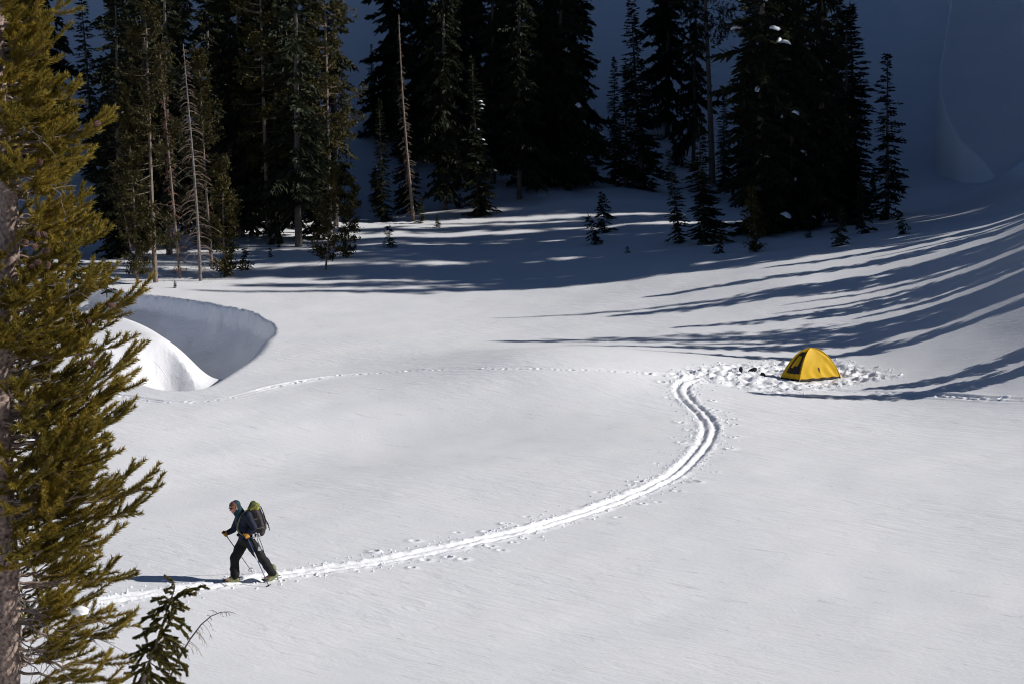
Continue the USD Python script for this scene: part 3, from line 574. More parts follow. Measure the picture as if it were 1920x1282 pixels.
# right stand
S('snowy_fir_b', 'fir_tree', 'massive snow-dotted fir at the left of the right stand', 'fir tree', 1424, 440, H=21.4, wide=1.35, turn=80)
S('snowy_fir_a', 'fir_tree', 'dark fir in the middle of the right stand, with a few snow clumps low down', 'fir tree', 1482, 432, H=20.8, wide=0.85, turn=10)
S('big_fir_c', 'fir_tree', 'tall dark fir of the right stand, left of the close pair of pointed firs', 'fir tree', 1535, 425, H=20.2, wide=0.85)
S('big_fir_a', 'fir_tree', 'dark fir filling the back of the right stand', 'fir tree', 1455, 395, H=22.1, wide=0.9)
S('spire_a', 'fir_tree', 'tall pointed fir ending the right stand, left one of a close pair', 'fir tree', 1588, 414, top=8, x_top=1583, wide=1.5)
S('spire_b', 'fir_tree', 'tall pointed fir ending the right stand, right one of a close pair', 'fir tree', 1604, 410, top=2, x_top=1593, wide=1.4)
S('small_fir_a', 'fir_sapling', 'small fir before the right stand, below the close pair of pointed firs', 'fir sapling', 1575, 461, top=386, wide=0.95)
S('small_fir_a', 'fir_sapling', 'slim small fir at the right foot of the close pair of pointed firs', 'fir sapling', 1620, 438, top=330, x_top=1616, wide=0.75)
S('small_fir_a', 'fir_sapling', 'small fir half hidden between the close pair of pointed firs and the lone spire', 'fir sapling', 1637, 372, top=312, wide=0.7)
S('spire_c', 'fir_tree', 'lone thin spire of a fir at the right end of the stands', 'fir tree', 1664, 411, top=96, x_top=1663, wide=1.15)
S('small_fir_b', 'fir_sapling', 'little fir leaning left onto the foot of the lone spire', 'fir sapling', 1697, 439, top=392, x_top=1683, wide=1.2)
S('small_fir_b', 'fir_sapling', 'low dark fir tip poking from the snow before the right stand', 'fir sapling', 1516, 446, top=418, wide=1.3)
# the depth of the forest: firs that the photograph shows only as one dark mass
r_ = np.random.default_rng(77)
for i, (u, v) in enumerate([(20, 300), (60, 260), (228, 420), (350, 440), (395, 430), (430, 420), (480, 405), (540, 410), (585, 400), (330, 400), (260, 400), (500, 350), (410, 350), (560, 345)]):
    S(('big_fir_a', 'big_fir_b', 'big_fir_c')[i % 3], 'fir_tree', 'dark fir deep inside the left stand, lost among its neighbours', 'fir tree', u, v, H=20 + 4 * r_.random(), group='firs deep inside the left stand')
for i, (u, v) in enumerate([(735, 265), (860, 350), (925, 345), (950, 320), (895, 300), (1000, 300), (850, 290), (1075, 285), (1040, 270), (965, 265)]):
    S(('big_fir_c', 'big_fir_a', 'big_fir_b')[i % 3], 'fir_tree', 'dark fir deep inside the middle stand, lost among its neighbours', 'fir tree', u, v, H=20 + 4 * r_.random(), group='firs deep inside the middle stand')
for i, (u, v) in enumerate([(1400, 375), (1430, 360), (1495, 385), (1525, 375), (1560, 385)]):
    S(('big_fir_b', 'big_fir_c', 'spire_a')[i % 3], 'fir_tree', 'dark fir deep inside the right stand, lost among its neighbours', 'fir tree', u, v, H=17 + 4 * r_.random(), group='firs deep inside the right stand', wide=0.9)
# firs on the bank just outside the right edge: their shadows fall across the meadow
def caster(u, v, k, beyond=1.5, wide=1.0, y=None):
    tip = on_ground(u, v) if y is None else at(u, v, y)
    for t in np.arange(2, 90, 0.25):
        q = tip + SUN * t
        if q[0] / max(q[1], 1) * FOC > 960 + beyond * FOC / q[1]: break
    g = float(ground0(q[0], q[1])); H = q[2] - g
    if H > 1.0: grow(k, 'fir_tree', 'fir on the snowy bank outside the right edge, throwing its shadow over the meadow', 'fir tree', (q[0], q[1], g - 0.1), H, (u * 31) % 360, (0, 0), wide, 'firs on the bank outside the right edge')
    return H, q
CASTERS = [(345, 543, 'big_fir_a', 14, 1.0), (430, 534, 'spire_a', 12, 1.2), (590, 524, 'spire_a', 9, 1.2), (690, 512, 'spire_b', 8, 1.3), (800, 500, 'spire_a', 7, 1.3), (640, 452, 'spire_a', 10, 1.1), (690, 415, 'big_fir_b', 9, 1.0), (780, 422, 'big_fir_a', 6, 1.0), (640, 432, 'spire_a', 13, 0.9),
           (150, 470, 'big_fir_b', 20, 1.0), (165, 425, 'big_fir_a', 22, 1.0), (170, 515, 'spire_a', 18, 1.5), (230, 440, 'big_fir_c', 17, 1.0), (200, 400, 'big_fir_b', 24, 1.2),
           (1180, 505, 'spire_a', 3.0, 1.3), (1300, 500, 'big_fir_b', 2.5, 1.1), (1420, 505, 'spire_a', 4, 1.5), (1000, 512, 'big_fir_b', 5.5, 0.9),
           (880, 543, 'pine_b', 4.5, 1.0), (1200, 558, 'spire_b', 2.5, 1.3), (915, 597, 'big_fir_b', 3.0, 0.7), (1130, 594, 'spire_a', 5.0, 1.4), (1255, 615, 'spire_c', 2.2, 1.2), (925, 640, 'pine_c', 3.0, 1.0), (1035, 648, 'big_fir_a', 5.5, 1.0),
           (1180, 654, 'big_fir_c', 2.5, 0.9), (1500, 600, 'spire_b', 1.5, 1.6), (1150, 640, 'big_fir_a', 4, 1.0), (1260, 645, 'big_fir_c', 7, 1.0), (1440, 590, 'big_fir_b', 3, 1.1), (1480, 560, 'big_fir_a', 5, 1.2), (1510, 535, 'big_fir_c', 3, 1.2), (1560, 530, 'big_fir_a', 6, 1.3), (1600, 500, 'big_fir_b', 3, 1.2), (1650, 470, 'big_fir_c', 3, 1.3), (1690, 440, 'big_fir_a', 3, 1.3), (1740, 420, 'big_fir_b', 2, 1.3), (1520, 548, 'big_fir_a', 4, 1.2), (1460, 574, 'big_fir_b', 6, 1.1), (1580, 578, 'big_fir_c', 4, 1.2), (1660, 522, 'big_fir_a', 5, 1.3), (1620, 487, 'big_fir_b', 7, 1.3), (1800, 400, 'big_fir_a', 1.5, 1.3), (1700, 500, 'big_fir_c', 1.5, 1.3), (1560, 620, 'spire_b', 4, 1.4), (1590, 600, 'spire_a', 3.0, 1.5), (1395, 735, 'spire_b', 2.0, 1.5), (1620, 729, 'small_fir_a', 2.0, 1.2), (1700, 560, 'spire_a', 2.0, 1.2), (1720, 600, 'spire_b', 3.0, 0.7)]
for u, v, k, b, w in CASTERS: caster(u, v, k, b, w)
for i, (u, v, y) in enumerate([(230, 120, 104), (300, 60, 100), (520, 80, 108), (610, 200, 108), (390, 100, 97), (250, 330, 101)]):
    caster(u, v, ('big_fir_a', 'big_fir_b', 'big_fir_c')[i % 3], 14 + 5 * (i % 4), 0.9, y)
# ---------------------------------------------------------------- the near pine on the left
def needles_on(path, n, length, width, r, spread=0.75, forward=0.75):
    """Single tapered needles all round a shoot."""
    path = np.asarray(path); seg = np.linspace(0, len(path) - 1.001, n) + r.uniform(-0.2, 0.2, n); seg = np.clip(seg, 0, len(path) - 1.001); i = seg.astype(int); fr = (seg - i)[:, None]
    p = path[i] * (1 - fr) + path[i + 1] * fr; t = unit(path[i + 1] - path[i])
    rad = r.normal(0, 1, (n, 3)); rad = unit(rad - (rad * t).sum(1, keepdims=True) * t)
    d = unit(t * forward + rad * spread * r.uniform(0.7, 1.2, (n, 1)) + [0, 0, 0.12]); L = length * r.uniform(0.75, 1.15, (n, 1))
    s = unit(np.cross(d, r.normal(0, 1, (n, 3)))) * width
    v = np.stack([p - s, p + s, p + d * L], 1).reshape(-1, 3)
    return v, np.arange(3 * n).reshape(-1, 3)
def pine_branch(p0, tip, r, sag=0.12, thick=0.016, bare=0.3, full=1.0, brush=0.30, every=0.1):
    p0, tip = np.asarray(p0, float), np.asarray(tip, float); d = tip - p0; L = np.linalg.norm(d); h = unit(d)
    path = bezier(p0, p0 + d * 0.55 - np.array([0, 0, sag * L]), tip, 14)
    path[1:-1] += r.normal(0, 0.010, (12, 3)); wood = [tube(path, np.linspace(thick, 0.004, 14), 5)]; need = []
    need.append(needles_on(path[-5:], int(240 * full), 0.066, 0.0052, r))
    n = max(2, int(L * (1 - bare) / every)); sgn = 1
    for k in range(n):
        t = bare + (1 - bare) * (k + r.random()) / n; i = int(t * 12.9); q = path[i]; tg = unit(path[min(i + 1, 13)] - path[i]); sd = unit(np.cross(tg, [0, 0, 1.0])); sgn = -sgn
        bl = (0.24 + 0.34 * min(1, L) * (1 - abs(t - 0.6))) * r.uniform(0.7, 1.25)
        e = q + bl * unit(tg * 0.8 + sd * sgn * r.uniform(0.25, 0.9) + [0, 0, r.uniform(0.0, 0.55)]) ; c = q + (e - q) * 0.5 - np.array([0, 0, 0.10 * bl])
        sp = bezier(q, c, e, 9); wood.append(tube(sp[::2], np.linspace(0.007, 0.003, 5), 3, False))
        a = max(0, int(9 * (1 - brush / bl) * 0.75)) if bl > brush else 0
        need.append(needles_on(sp[a:], int(210 * full * r.uniform(0.8, 1.1)), 0.062, 0.0052, r))
        if r.random() < 0.75 * full:
            e2 = sp[5] + 0.2 * unit(tg * 0.6 - sd * sgn * 0.4 + [0, 0, r.uniform(0.1, 0.8)]); need.append(needles_on(bezier(sp[5], (sp[5] + e2) / 2, e2, 5), int(120 * full), 0.058, 0.0052, r))
    return cat_mesh(wood), cat_mesh(need)
PY = 20.0
axis = [(6, 1420), (10, 1282), (14, 1180), (12, 1080), (4, 930), (0, 800), (3, 680), (10, 560), (19, 440), (14, 370), (2, 250), (-6, 110), (-8, -60), (-6, -260), (-4, -420)]
AX = np.array([at(u, v, PY) for u, v in axis]); AX[0, 2] = float(ground0(AX[0, 0], AX[0, 1])) - 0.2
from scipy.interpolate import PchipInterpolator
ordz = np.argsort(AX[:, 2]); axis_at = PchipInterpolator(AX[ordz, 2], AX[ordz], axis=0)
base = AX[ordz[0]]
np_ = thing('pine_tree', 'big near pine with sunlit yellow-green needles filling the left edge of the picture', 'pine tree')
zz = np.linspace(base[2], AX[:, 2].max(), 60)
tk = tube(axis_at(zz), np.interp(zz, [base[2], 5, 8, 11, AX[:, 2].max()], [0.17, 0.135, 0.105, 0.075, 0.012]), 14)
tv = tk[0] * 1.0; tv += (meshkit.fbm(tv * [14, 14, 5], 3, 8)[:, None] - 0.5) * 0.02
obj('trunk', (tv, tk[1]), M['pine_bark'], np_, 60)
pr = np.random.default_rng(2024)
def zt(v): return float(at(0, v, PY)[2])
HERO = [(112, 22, 0, 45), (108, 85, -0.3, 110), (62, 130, 0.3, 140), (90, 165, 0.3, 190), (195, 238, 0.0, 265), (128, 265, -0.3, 290), (150, 318, 0.3, 330), (95, 345, -0.4, 360), (152, 425, 0.35, 440), (120, 470, -0.4, 490),
        (262, 566, 0.0, 615), (215, 590, 0.4, 600), (190, 540, -0.4, 575), (205, 655, -0.35, 650), (180, 625, 0.3, 640), (260, 670, 0.1, 775), (247, 728, 0.25, 775), (205, 720, -0.3, 760), (237, 784, 0.05, 815), (200, 800, -0.4, 830),
        (195, 850, 0.35, 870), (150, 868, -0.3, 900), (288, 914, -0.1, 950), (268, 958, 0.15, 965), (205, 930, 0.5, 950), (235, 905, -0.4, 940), (205, 985, 0.3, 1000), (195, 1020, -0.4, 1020), (213, 1085, 0.1, 1085), (178, 1062, 0.5, 1070),
        (195, 1160, 0.45, 1130), (216, 1188, -0.2, 1160), (160, 1130, -0.5, 1140), (206, 1272, 0.1, 1250), (185, 1240, 0.5, 1220), (150, 1215, -0.4, 1210), (190, 1300, -0.3, 1290)]
def add_branch(p0, tip, **kw):
    w, n = pine_branch(p0, tip, pr, **kw)
    b = obj('branch', w, M['twig'], np_); obj('needles', n, M['pine_needles'], b)
for u, v, dy, bv in HERO:
    add_branch(axis_at(zt(bv)), at(u - 13, v, PY + dy), sag=pr.uniform(0.08, 0.16), thick=0.02)
for bv in np.arange(-60, 1330, 12.0):
    env = np.interp(bv, [-60, 100, 250, 420, 560, 700, 920, 1100, 1300], [0.42, 0.5, 0.75, 0.8, 1.0, 1.05, 1.15, 0.95, 1.05])
    for _ in range(3):
        az = pr.uniform(-2.0, 1.6) if pr.random() < 0.85 else pr.uniform(2.2, 4.1); l = env * pr.uniform(0.4, 0.9)
        if bv > 1090 and math.cos(az) > 0.2 and abs(math.sin(az)) < 0.7 and pr.random() < 0.7: continue
        if bv > 1050 and -2.4 < az < -0.6: continue                            # the bare trunk shows low down
        if 380 < bv < 480 and -2.2 < az < -0.9: continue
        p0 = axis_at(zt(bv)); add_branch(p0, p0 + [l * math.cos(az), l * math.sin(az), l * pr.uniform(-0.02, 0.30)], sag=pr.uniform(0.05, 0.15), bare=0.38)
def dead_branch(parent, p0, tip, r, thick=0.014, sag=-0.05, name='dead_branch', mat='grey_wood', n=9):
    p0, tip = np.asarray(p0, float), np.asarray(tip, float); L = np.linalg.norm(tip - p0); path = bezier(p0, (p0 + tip) / 2 - [0, 0, sag * L], tip, 14); path[1:-1] += r.normal(0, 0.012, (12, 3))
    parts = [tube(path, np.linspace(thick, 0.003, 14), 5)]
    for k in range(n):
        i = int(r.integers(4, 13)); e = path[i] + L * r.uniform(0.12, 0.38) * unit(unit(path[i] - path[i - 1]) * 0.7 + r.normal(0, 0.5, 3)); m = bezier(path[i], (path[i] + e) / 2 + r.normal(0, 0.015, 3), e, 5); parts.append(tube(m, np.linspace(0.005, 0.0018, 5), 3, False))
    obj(name, cat_mesh(parts), M[mat], parent)
for u, v, bv, dy in [(95, 282, 215, -0.55), (118, 362, 325, -0.5), (60, 370, 330, -0.6), (95, 1178, 1110, -0.5), (150, 1150, 1105, -0.3), (85, 1200, 1130, -0.55), (120, 1255, 1190, -0.45), (60, 1230, 1160, -0.6), (110, 1290, 1215, -0.5), (140, 1275, 1200, -0.3), (70, 1150, 1100, -0.5), (215, 1205, 1165, -0.2), (130, 895, 860, -0.4), (100, 715, 720, -0.45), (165, 535, 545, -0.6)]:
    dead_branch(np_, axis_at(zt(bv)), at(u, v, PY + dy), pr, 0.017 if v < 400 else 0.009)
def cone_mesh(r, L=0.075):
    m = trimesh.creation.icosphere(3, 1.0); v = m.vertices.copy(); th = np.arctan2(v[:, 1], v[:, 0]); z = v[:, 2]
    v *= (1 + 0.16 * np.sin(7 * th + 9 * z) * np.sin(16 * z))[:, None]; v *= [L * 0.36, L * 0.36, L * 0.55]; v[:, :2] *= (1 - 0.3 * z)[:, None]
    return trimesh.Trimesh(v, m.faces).apply_transform(trimesh.transformations.random_rotation_matrix(r.random(3)))
for u, v in [(70, 440), (64, 462), (88, 470), (90, 498), (70, 492), (60, 500), (82, 440), (166, 603), (208, 573), (172, 680), (25, 892), (30, 962), (15, 300), (75, 305), (12, 620), (48, 455), (182, 232), (8, 640)]:
    c = cone_mesh(pr); c.apply_translation(at(u, v, PY - 0.35 - 0.5 * pr.random())); obj('cone', c, M['cone'], np_, 40)
sc = trimesh.creation.icosphere(3, 1.0); vv = sc.vertices * (1 + 0.5 * (meshkit.fbm(sc.vertices * 1.7, 3, 3) - 0.5))[:, None] * [0.085, 0.07, 0.06]; vv[:, 2] = np.maximum(vv[:, 2], -0.02)
obj('snow_clump', (vv + at(150, 1146, PY - 0.3), sc.faces), M['snow_lump'], np_, True)

# ---------------------------------------------------------------- the leaning young fir and the bare dead stem before it
FY = 22.0; fr_ = np.random.default_rng(99)
stem_px = [(262, 1300), (272, 1262), (290, 1215), (305, 1170), (318, 1130), (328, 1100), (325, 1086)]
ST = np.array([at(u, v, FY) for u, v in stem_px]); dirn = ST[0] - ST[1]; k_ = (ST[0][2] - float(ground0(ST[0][0], FY)) + 0.1) / -dirn[2]
ST = np.vstack([ST[0] + dirn * k_, ST]); young = thing('young_fir', 'leaning tip of a young fir at the bottom edge, below the skier\'s shadow', 'young fir')
obj('trunk', tube(ST, [0.03, 0.024, 0.021, 0.017, 0.013, 0.009, 0.006, 0.004], 8), M['grey_wood'], young, 50)
stem_at = PchipInterpolator(ST[:, 2], ST, axis=0)
def fir_branch(p0, tip, droop):
    p0, tip = np.asarray(p0), np.asarray(tip); L = np.linalg.norm(tip - p0); path = bezier(p0, (p0 + tip) / 2 + [0, 0, droop * L * fr_.uniform(-0.5, 2.0)], tip, 12); path[2:-1] += fr_.normal(0, 0.008, (9, 3)); wood = [tube(path, np.linspace(0.008, 0.003, 12), 4, False)]
    need = [needles_on(path[2:], int(1500 * L), 0.030, 0.0055, fr_, 0.9, 0.6)]; n = int(L / 0.06)
    for k in range(n):
        i = int(2 + 8.9 * (k + fr_.random()) / n); tg = unit(path[i + 1] - path[i]); sd = unit(np.cross(tg, [0, 0, 1.0])); s = 1 if fr_.random() < 0.5 else -1
        e = path[i] + (0.07 + 0.26 * L * (1 - k / n)) * fr_.uniform(0.5, 1.5) * unit(tg * 0.8 + sd * s * 0.75 + [0, 0, fr_.uniform(-0.35, 0.1)]); sp = bezier(path[i], (path[i] + e) / 2, e, 5); need.append(needles_on(sp, int(1500 * np.linalg.norm(e - path[i])), 0.029, 0.0055, fr_, 0.9, 0.6))
    b = obj('branch', cat_mesh(wood), M['twig'], young); obj('needles', cat_mesh(need), M['young_fir_needles'], b)
for u, v, dy, bv in [(385, 1098, 0, 1122), (360, 1112, -.1, 1128), (352, 1140, .1, 1132), (356, 1176, -.1, 1150), (350, 1190, .15, 1162), (343, 1135, -.15, 1118), (348, 1222, -.1, 1188), (338, 1230, .2, 1200), (350, 1255, 0, 1215), (338, 1282, -.15, 1240), (345, 1292, .1, 1258), (330, 1262, -.3, 1225),
                     (293, 1122, 0, 1122), (310, 1108, .1, 1112), (268, 1160, 0, 1140), (278, 1150, -.15, 1136), (282, 1172, .1, 1155), (255, 1196, 0, 1176), (268, 1188, -.2, 1170), (236, 1228, 0, 1212), (246, 1240, -.2, 1218), (265, 1218, .2, 1196), (230, 1274, 0, 1250), (242, 1262, -.2, 1238), (250, 1288, .15, 1262), (300, 1245, -.35, 1205), (318, 1170, -.3, 1140), (300, 1195, -.3, 1165), (285, 1285, -.4, 1240), (316, 1215, -.3, 1182), (330, 1150, -.25, 1125), (308, 1140, .3, 1125), (290, 1230, .4, 1200), (320, 1250, .4, 1210), (280, 1300, .3, 1262), (300, 1290, .35, 1260), (228, 1300, -.1, 1275), (350, 1310, 0, 1285)]:
    fir_branch(stem_at(float(at(0, bv, FY)[2])), at(u, v, FY + dy), 0.10)
fir_branch(stem_at(float(at(0, 1108, FY)[2])), at(322, 1085, FY), 0.0)
bare = thing('dead_sapling', 'bare grey dead stem with hanging twigs arching right of the leaning young fir', 'dead sapling')
bp = np.array([at(u, v, FY + 0.3) for u, v in [(300, 1310), (318, 1270), (336, 1232), (356, 1198), (377, 1170), (396, 1154), (414, 1147), (430, 1146), (441, 1149)]]); d0 = bp[0] - bp[1]
bp = np.vstack([bp[0] + d0 * ((bp[0][2] - float(ground0(bp[0][0], FY + 0.3)) + 0.1) / -d0[2]), bp])
obj('stem', tube(bp, [0.02, 0.014, 0.013, 0.011, 0.0095, 0.008, 0.0065, 0.005, 0.004, 0.0025], 7), M['grey_wood'], bare, 50)
bl_ = PchipInterpolator(np.arange(10), bp, axis=0)
for k in range(30):
    t = fr_.uniform(1.2, 7.6); q = bl_(t); right = fr_.random() < 0.78; l = fr_.uniform(0.08, 0.26) * (1 if t < 5.5 else 0.45)
    e = q + l * unit([0.55 if right else -0.75, fr_.normal(0, 0.5), -0.85 if right else 0.15]); mid = (q + e) / 2 + [0.03 if right else 0, 0, 0.035]; path = bezier(q, mid, e, 7); parts = [tube(path, np.linspace(0.004, 0.0014, 7), 3, False)]
    for _ in range(3):
        i = int(fr_.integers(2, 6)); parts.append(tube(np.array([path[i], path[i] + 0.35 * l * unit([fr_.normal(0.3, 0.4), fr_.normal(0, 0.5), -0.7])]), [0.0025, 0.001], 3, False))
    obj('twig', cat_mesh(parts), M['twig'], bare)

# ---------------------------------------------------------------- the yellow tent
M['tent'] = leaf('tent_fabric', (0.62, 0.37, 0.010), (0.70, 0.43, 0.014), 0.12, 3.0, 0.0)
M['tent_dark'] = plain('tent_dark', (0.018, 0.016, 0.015), 0.7, 0.3)
M['tent_mesh'] = plain('tent_mesh', (0.035, 0.028, 0.012), 0.8, 0.3)
z0 = float(ground0(*TENT_N)) - 0.02
c3 = [np.array([*p, z0]) for p in (TENT_N, TENT_R, TENT_R + TENT_L - TENT_N, TENT_L)]
mid = sum(c3) / 4; TH = 1.03
tent = thing('tent', 'yellow dome tent with a dark arched door, pitched on trampled snow', 'tent')
def arch(c, s, lift=0.0):
    s = np.asarray(s, float)[..., None]; z = TH * np.sin(np.pi / 2 * np.clip(s, 0, 1) ** 0.80)
    return c + (mid - c) * s + np.array([0, 0, 1.0]) * z
def panel_point(a, b, s, w, out=0.0, wr=0):
    A, B = arch(a, s), arch(b, s); P = A + (B - A) * w[..., None]; n = unit(((a + b) / 2 - mid) * [1, 1, 0] + [0, 0, 0.6])
    sag = -0.05 * np.sin(np.pi * w) * np.sin(np.pi * np.clip(s, 0, 1)); 
    fold = 0.016 * np.exp(-(s / 0.30) ** 2) * np.sin(w * 23 + 3 * np.sin(s * 9) + wr) * np.sin(np.pi * w) ** 0.5 + 0.02 * np.exp(-((w - 0.88) / 0.12) ** 2) * np.sin(s * 11 + w * 18 + wr) * (1 - s)
    return P + n * (sag + fold + out)[..., None]
def patch(a, b, s0, s1, w0, w1, out, n=24, m=24, wr=0, shape=None):
    S_, W_ = np.meshgrid(np.linspace(s0, s1, n), np.linspace(w0, w1, m), indexing='ij')
    if shape is not None: W_ = shape(S_, W_)
    v = panel_point(a, b, S_, W_, out, wr).reshape(-1, 3); i = (np.arange(n - 1)[:, None] * m + np.arange(m - 1)[None]).ravel()
    return v, np.vstack([np.stack([i, i + m, i + 1], 1), np.stack([i + 1, i + m, i + m + 1], 1)])
names = ['side_panel', 'end_panel', 'side_panel', 'door_panel']
for k, nm in enumerate(names):
    a, b = c3[k], c3[(k + 1) % 4]
    obj(nm, patch(a, b, 0.0, 0.985, 0.0, 1.0, 0.0, 40, 48, k * 2.0), M['tent'], tent, True)
    obj('hem', patch(a, b, 0.0, 0.030, 0.0, 1.0, 0.012, 3, 40, k * 2.0), M['tent_dark'], tent, True)
    obj('pole_sleeve', tube(arch(a, np.linspace(0, 1, 24)) + unit(a - mid) * 0.006, 0.012, 6), M['tent'], tent, True)
a, b = c3[3], c3[0]                                           # door between the left and the near corner
obj('door_window', patch(a, b, 0.10, 0.66, 0.16, 0.86, 0.010, 24, 16), M['tent_mesh'], tent, True)
obj('door_flap', patch(a, b, 0.20, 0.50, 0.28, 0.66, 0.020, 20, 16, shape=lambda s, w: 0.28 + (w - 0.28) * (0.75 + 0.25 * np.sin(np.pi * (s - 0.2) / 0.3))), M['tent'], tent, True)
obj('door_shade', patch(a, b, 0.10, 0.235, 0.42, 0.90, 0.026, 8, 10), M['tent_dark'], tent, True)
obj('roof_vent', patch(a, b, 0.80, 0.95, 0.55, 0.98, 0.012, 8, 10), M['tent_dark'], tent, True)
# the small dark emblem low on the sunlit side
a, b = c3[0], c3[1]
lg = shapely.Polygon([(-0.045, 0.10), (-0.012, 0.055), (0.0, 0.085), (0.016, 0.055), (0.040, 0.11), (0.036, 0.02), (0.022, -0.04), (0.05, -0.11), (0.0, -0.06), (-0.025, -0.02)])
tri = trimesh.creation.triangulate_polygon(lg, engine='earcut'); lv = np.asarray(tri[0]); q = panel_point(a, b, 0.155 + lv[:, 1] * 0.62, 0.50 + lv[:, 0] * 0.62, 0.016)
obj('emblem', (q, tri[1]), M['tent_dark'], tent)
for c, f in ((c3[1], 0.5), (c3[0], 0.25)):
    o = unit((c - mid) * [1, 1, 0]); e = c + o * f; e[2] = float(ground0(e[0], e[1])) + 0.02
    obj('guy_line', tube(np.array([c + [0, 0, 0.06], e]), 0.004, 4), M['tent_dark'], tent)

# ---------------------------------------------------------------- gear lying in the trampled snow
M['bag_black'] = plain('bag_black', (0.012, 0.012, 0.014), 0.6, 0.4, 20)
M['bag_navy'] = plain('bag_navy', (0.012, 0.018, 0.035), 0.6, 0.4, 20)
def lumpy(sx, sy, sz, seed, k=0.4, power=3.0):
    m = trimesh.creation.icosphere(4, 1.0); v = m.vertices; v = v / (np.abs(v) ** power).sum(1, keepdims=True) ** (1 / power) * (1 + k * (meshkit.fbm(v * 1.8 + seed, 3, seed) - 0.5))[:, None]
    return trimesh.Trimesh(v * [sx, sy, sz], m.faces)
def gear(nm, label, u, v, size, mat, seed, tilt):
    b = on_ground(u, v); b[2] = float(ground(b[0], b[1])[0])
    t = thing(nm, label, 'bag', b); m = lumpy(*size, seed); m.apply_transform(trimesh.transformations.rotation_matrix(tilt, [0, 1, 0.2])); m.apply_translation([0, 0, size[2] * 0.75]); obj('sack', m, M[mat], t, 50)
    st = tube(bezier([-size[0] * 0.5, -size[1], size[2] * 1.3], [0, -size[1] * 1.2, size[2] * 2.2], [size[0] * 0.5, -size[1] * 0.8, size[2] * 1.2], 8), 0.012, 5); obj('strap', st, M[mat], t, True)
gear('stuff_sack', 'dark blue sack standing upright in the trampled snow, farthest from the tent', 1389, 697, (0.06, 0.06, 0.10), 'bag_navy', 1, 0.05)
gear('black_bag', 'lumpy black bag lying in the trampled snow, middle one of three dark pieces', 1411, 698, (0.15, 0.09, 0.07), 'bag_black', 2, -0.45)
gear('black_bag', 'small black bag in the trampled snow, nearest of three to the tent door', 1430, 704, (0.08, 0.07, 0.075), 'bag_black', 3, 0.6)
lp = on_ground(1466, 678); lp[2] = float(ground(lp[0], lp[1])[0])
pole = thing('tent_pole', 'thin dark pole lying on the snow left behind the tent', 'pole', lp)
obj('shaft', tube(np.array([[-0.17, 0.1, 0.05], [0.16, -0.1, 0.02]]), 0.012, 6), M['bag_black'], pole); obj('tip', tube(np.array([[0.16, -0.1, 0.02], [0.2, -0.125, 0.01]]), [0.012, 0.004], 6), M['grey_wood'], pole)

# crumbs of snow thrown up beside the tracks and round the tent
cr = np.random.default_rng(5); ico = trimesh.creation.icosphere(1, 1.0); parts = []
C = []
for _ in range(900):
    i = int(cr.integers(5, len(SKIN_TRACK) - 5)); t = unit(SKIN_TRACK[i + 1] - SKIN_TRACK[i - 1]); o = cr.choice([-1, 1]) * (0.24 + abs(cr.normal(0, 0.22))); C.append((*(SKIN_TRACK[i] + np.array([-t[1], t[0]]) * o), cr.uniform(0.008, 0.028)))
bx = CAMP.buffer(0.5).bounds
while len(C) < 1500:
    q = cr.uniform([bx[0], bx[1]], [bx[2], bx[3]])
    if CAMP.buffer(0.45).contains(shapely.Point(q)) and TENT.distance(shapely.Point(q)) > 0.08: C.append((*q, cr.uniform(0.010, 0.030) if cr.random() < 0.93 else cr.uniform(0.03, 0.05)))
C = np.array(C); gz = ground(C[:, 0], C[:, 1])
for (x, y, s), z in zip(C, gz):
    v = ico.vertices * cr.uniform(0.6, 1.3, 3) * s * (1 + 0.25 * cr.normal(0, 1, (len(ico.vertices), 1)).clip(-1, 1)); parts.append((v + [x, y, z + s * 0.25], ico.faces))
tag(obj('snow_crumbs', cat_mesh(parts), M['snow_lump']), 'loose crumbs of snow scattered beside the ski track and round the tent', 'snow crumbs', kind='stuff')
# ---------------------------------------------------------------- the skier
M['skin'] = plain('skin', (0.42, 0.20, 0.14), 0.55, 0.12, 20)
M['hair'] = plain('hair', (0.14, 0.065, 0.04), 0.8, 0.4, 60)
M['jacket'] = plain('jacket', (0.007, 0.011, 0.026), 0.75, 0.35, 14, bump=0.01)
M['hood'] = plain('hood', (0.008, 0.034, 0.050), 0.75, 0.3, 20)
M['trousers'] = plain('trousers', (0.008, 0.0075, 0.008), 0.8, 0.35, 14, bump=0.012)
M['leather'] = plain('leather', (0.46, 0.21, 0.035), 0.7, 0.35, 24)
M['boot'] = plain('boot', (0.20, 0.215, 0.10), 0.5, 0.3, 20)
M['lens'] = plain('lens', (0.01, 0.01, 0.012), 0.15, 0.2, 5, spec=0.6)
M['pack'] = plain('pack', (0.040, 0.034, 0.036), 0.8, 0.35, 16, bump=0.008)
M['lid'] = usdkit.material(stage, '/World/Looks/lid', {'g': ('texture_coordinate', {}), 'n': ('voronoi_texture', {'scale': 16.0}), 'r': ('rgb_ramp', {'ramp': [(0.0, (0.035, 0.04, 0.012)), (0.42, (0.07, 0.075, 0.014)), (0.5, (0.19, 0.19, 0.02)), (1.0, (0.26, 0.25, 0.03))]}), 's': ('separate_color', {}), 'p': ('principled_bsdf', {'roughness': 0.75})},
                           [('g.object', 'n.vector'), ('n.color', 's.color'), ('s.r', 'r.fac'), ('r.color', 'p.base_color')], surface='p.BSDF')
M['webbing'] = plain('webbing', (0.16, 0.15, 0.09), 0.8, 0.3, 30)
M['black_web'] = plain('black_web', (0.012, 0.012, 0.013), 0.7, 0.3, 30)
M['blue_shaft'] = plain('blue_shaft', (0.015, 0.045, 0.17), 0.35, 0.1, 10, spec=0.5)
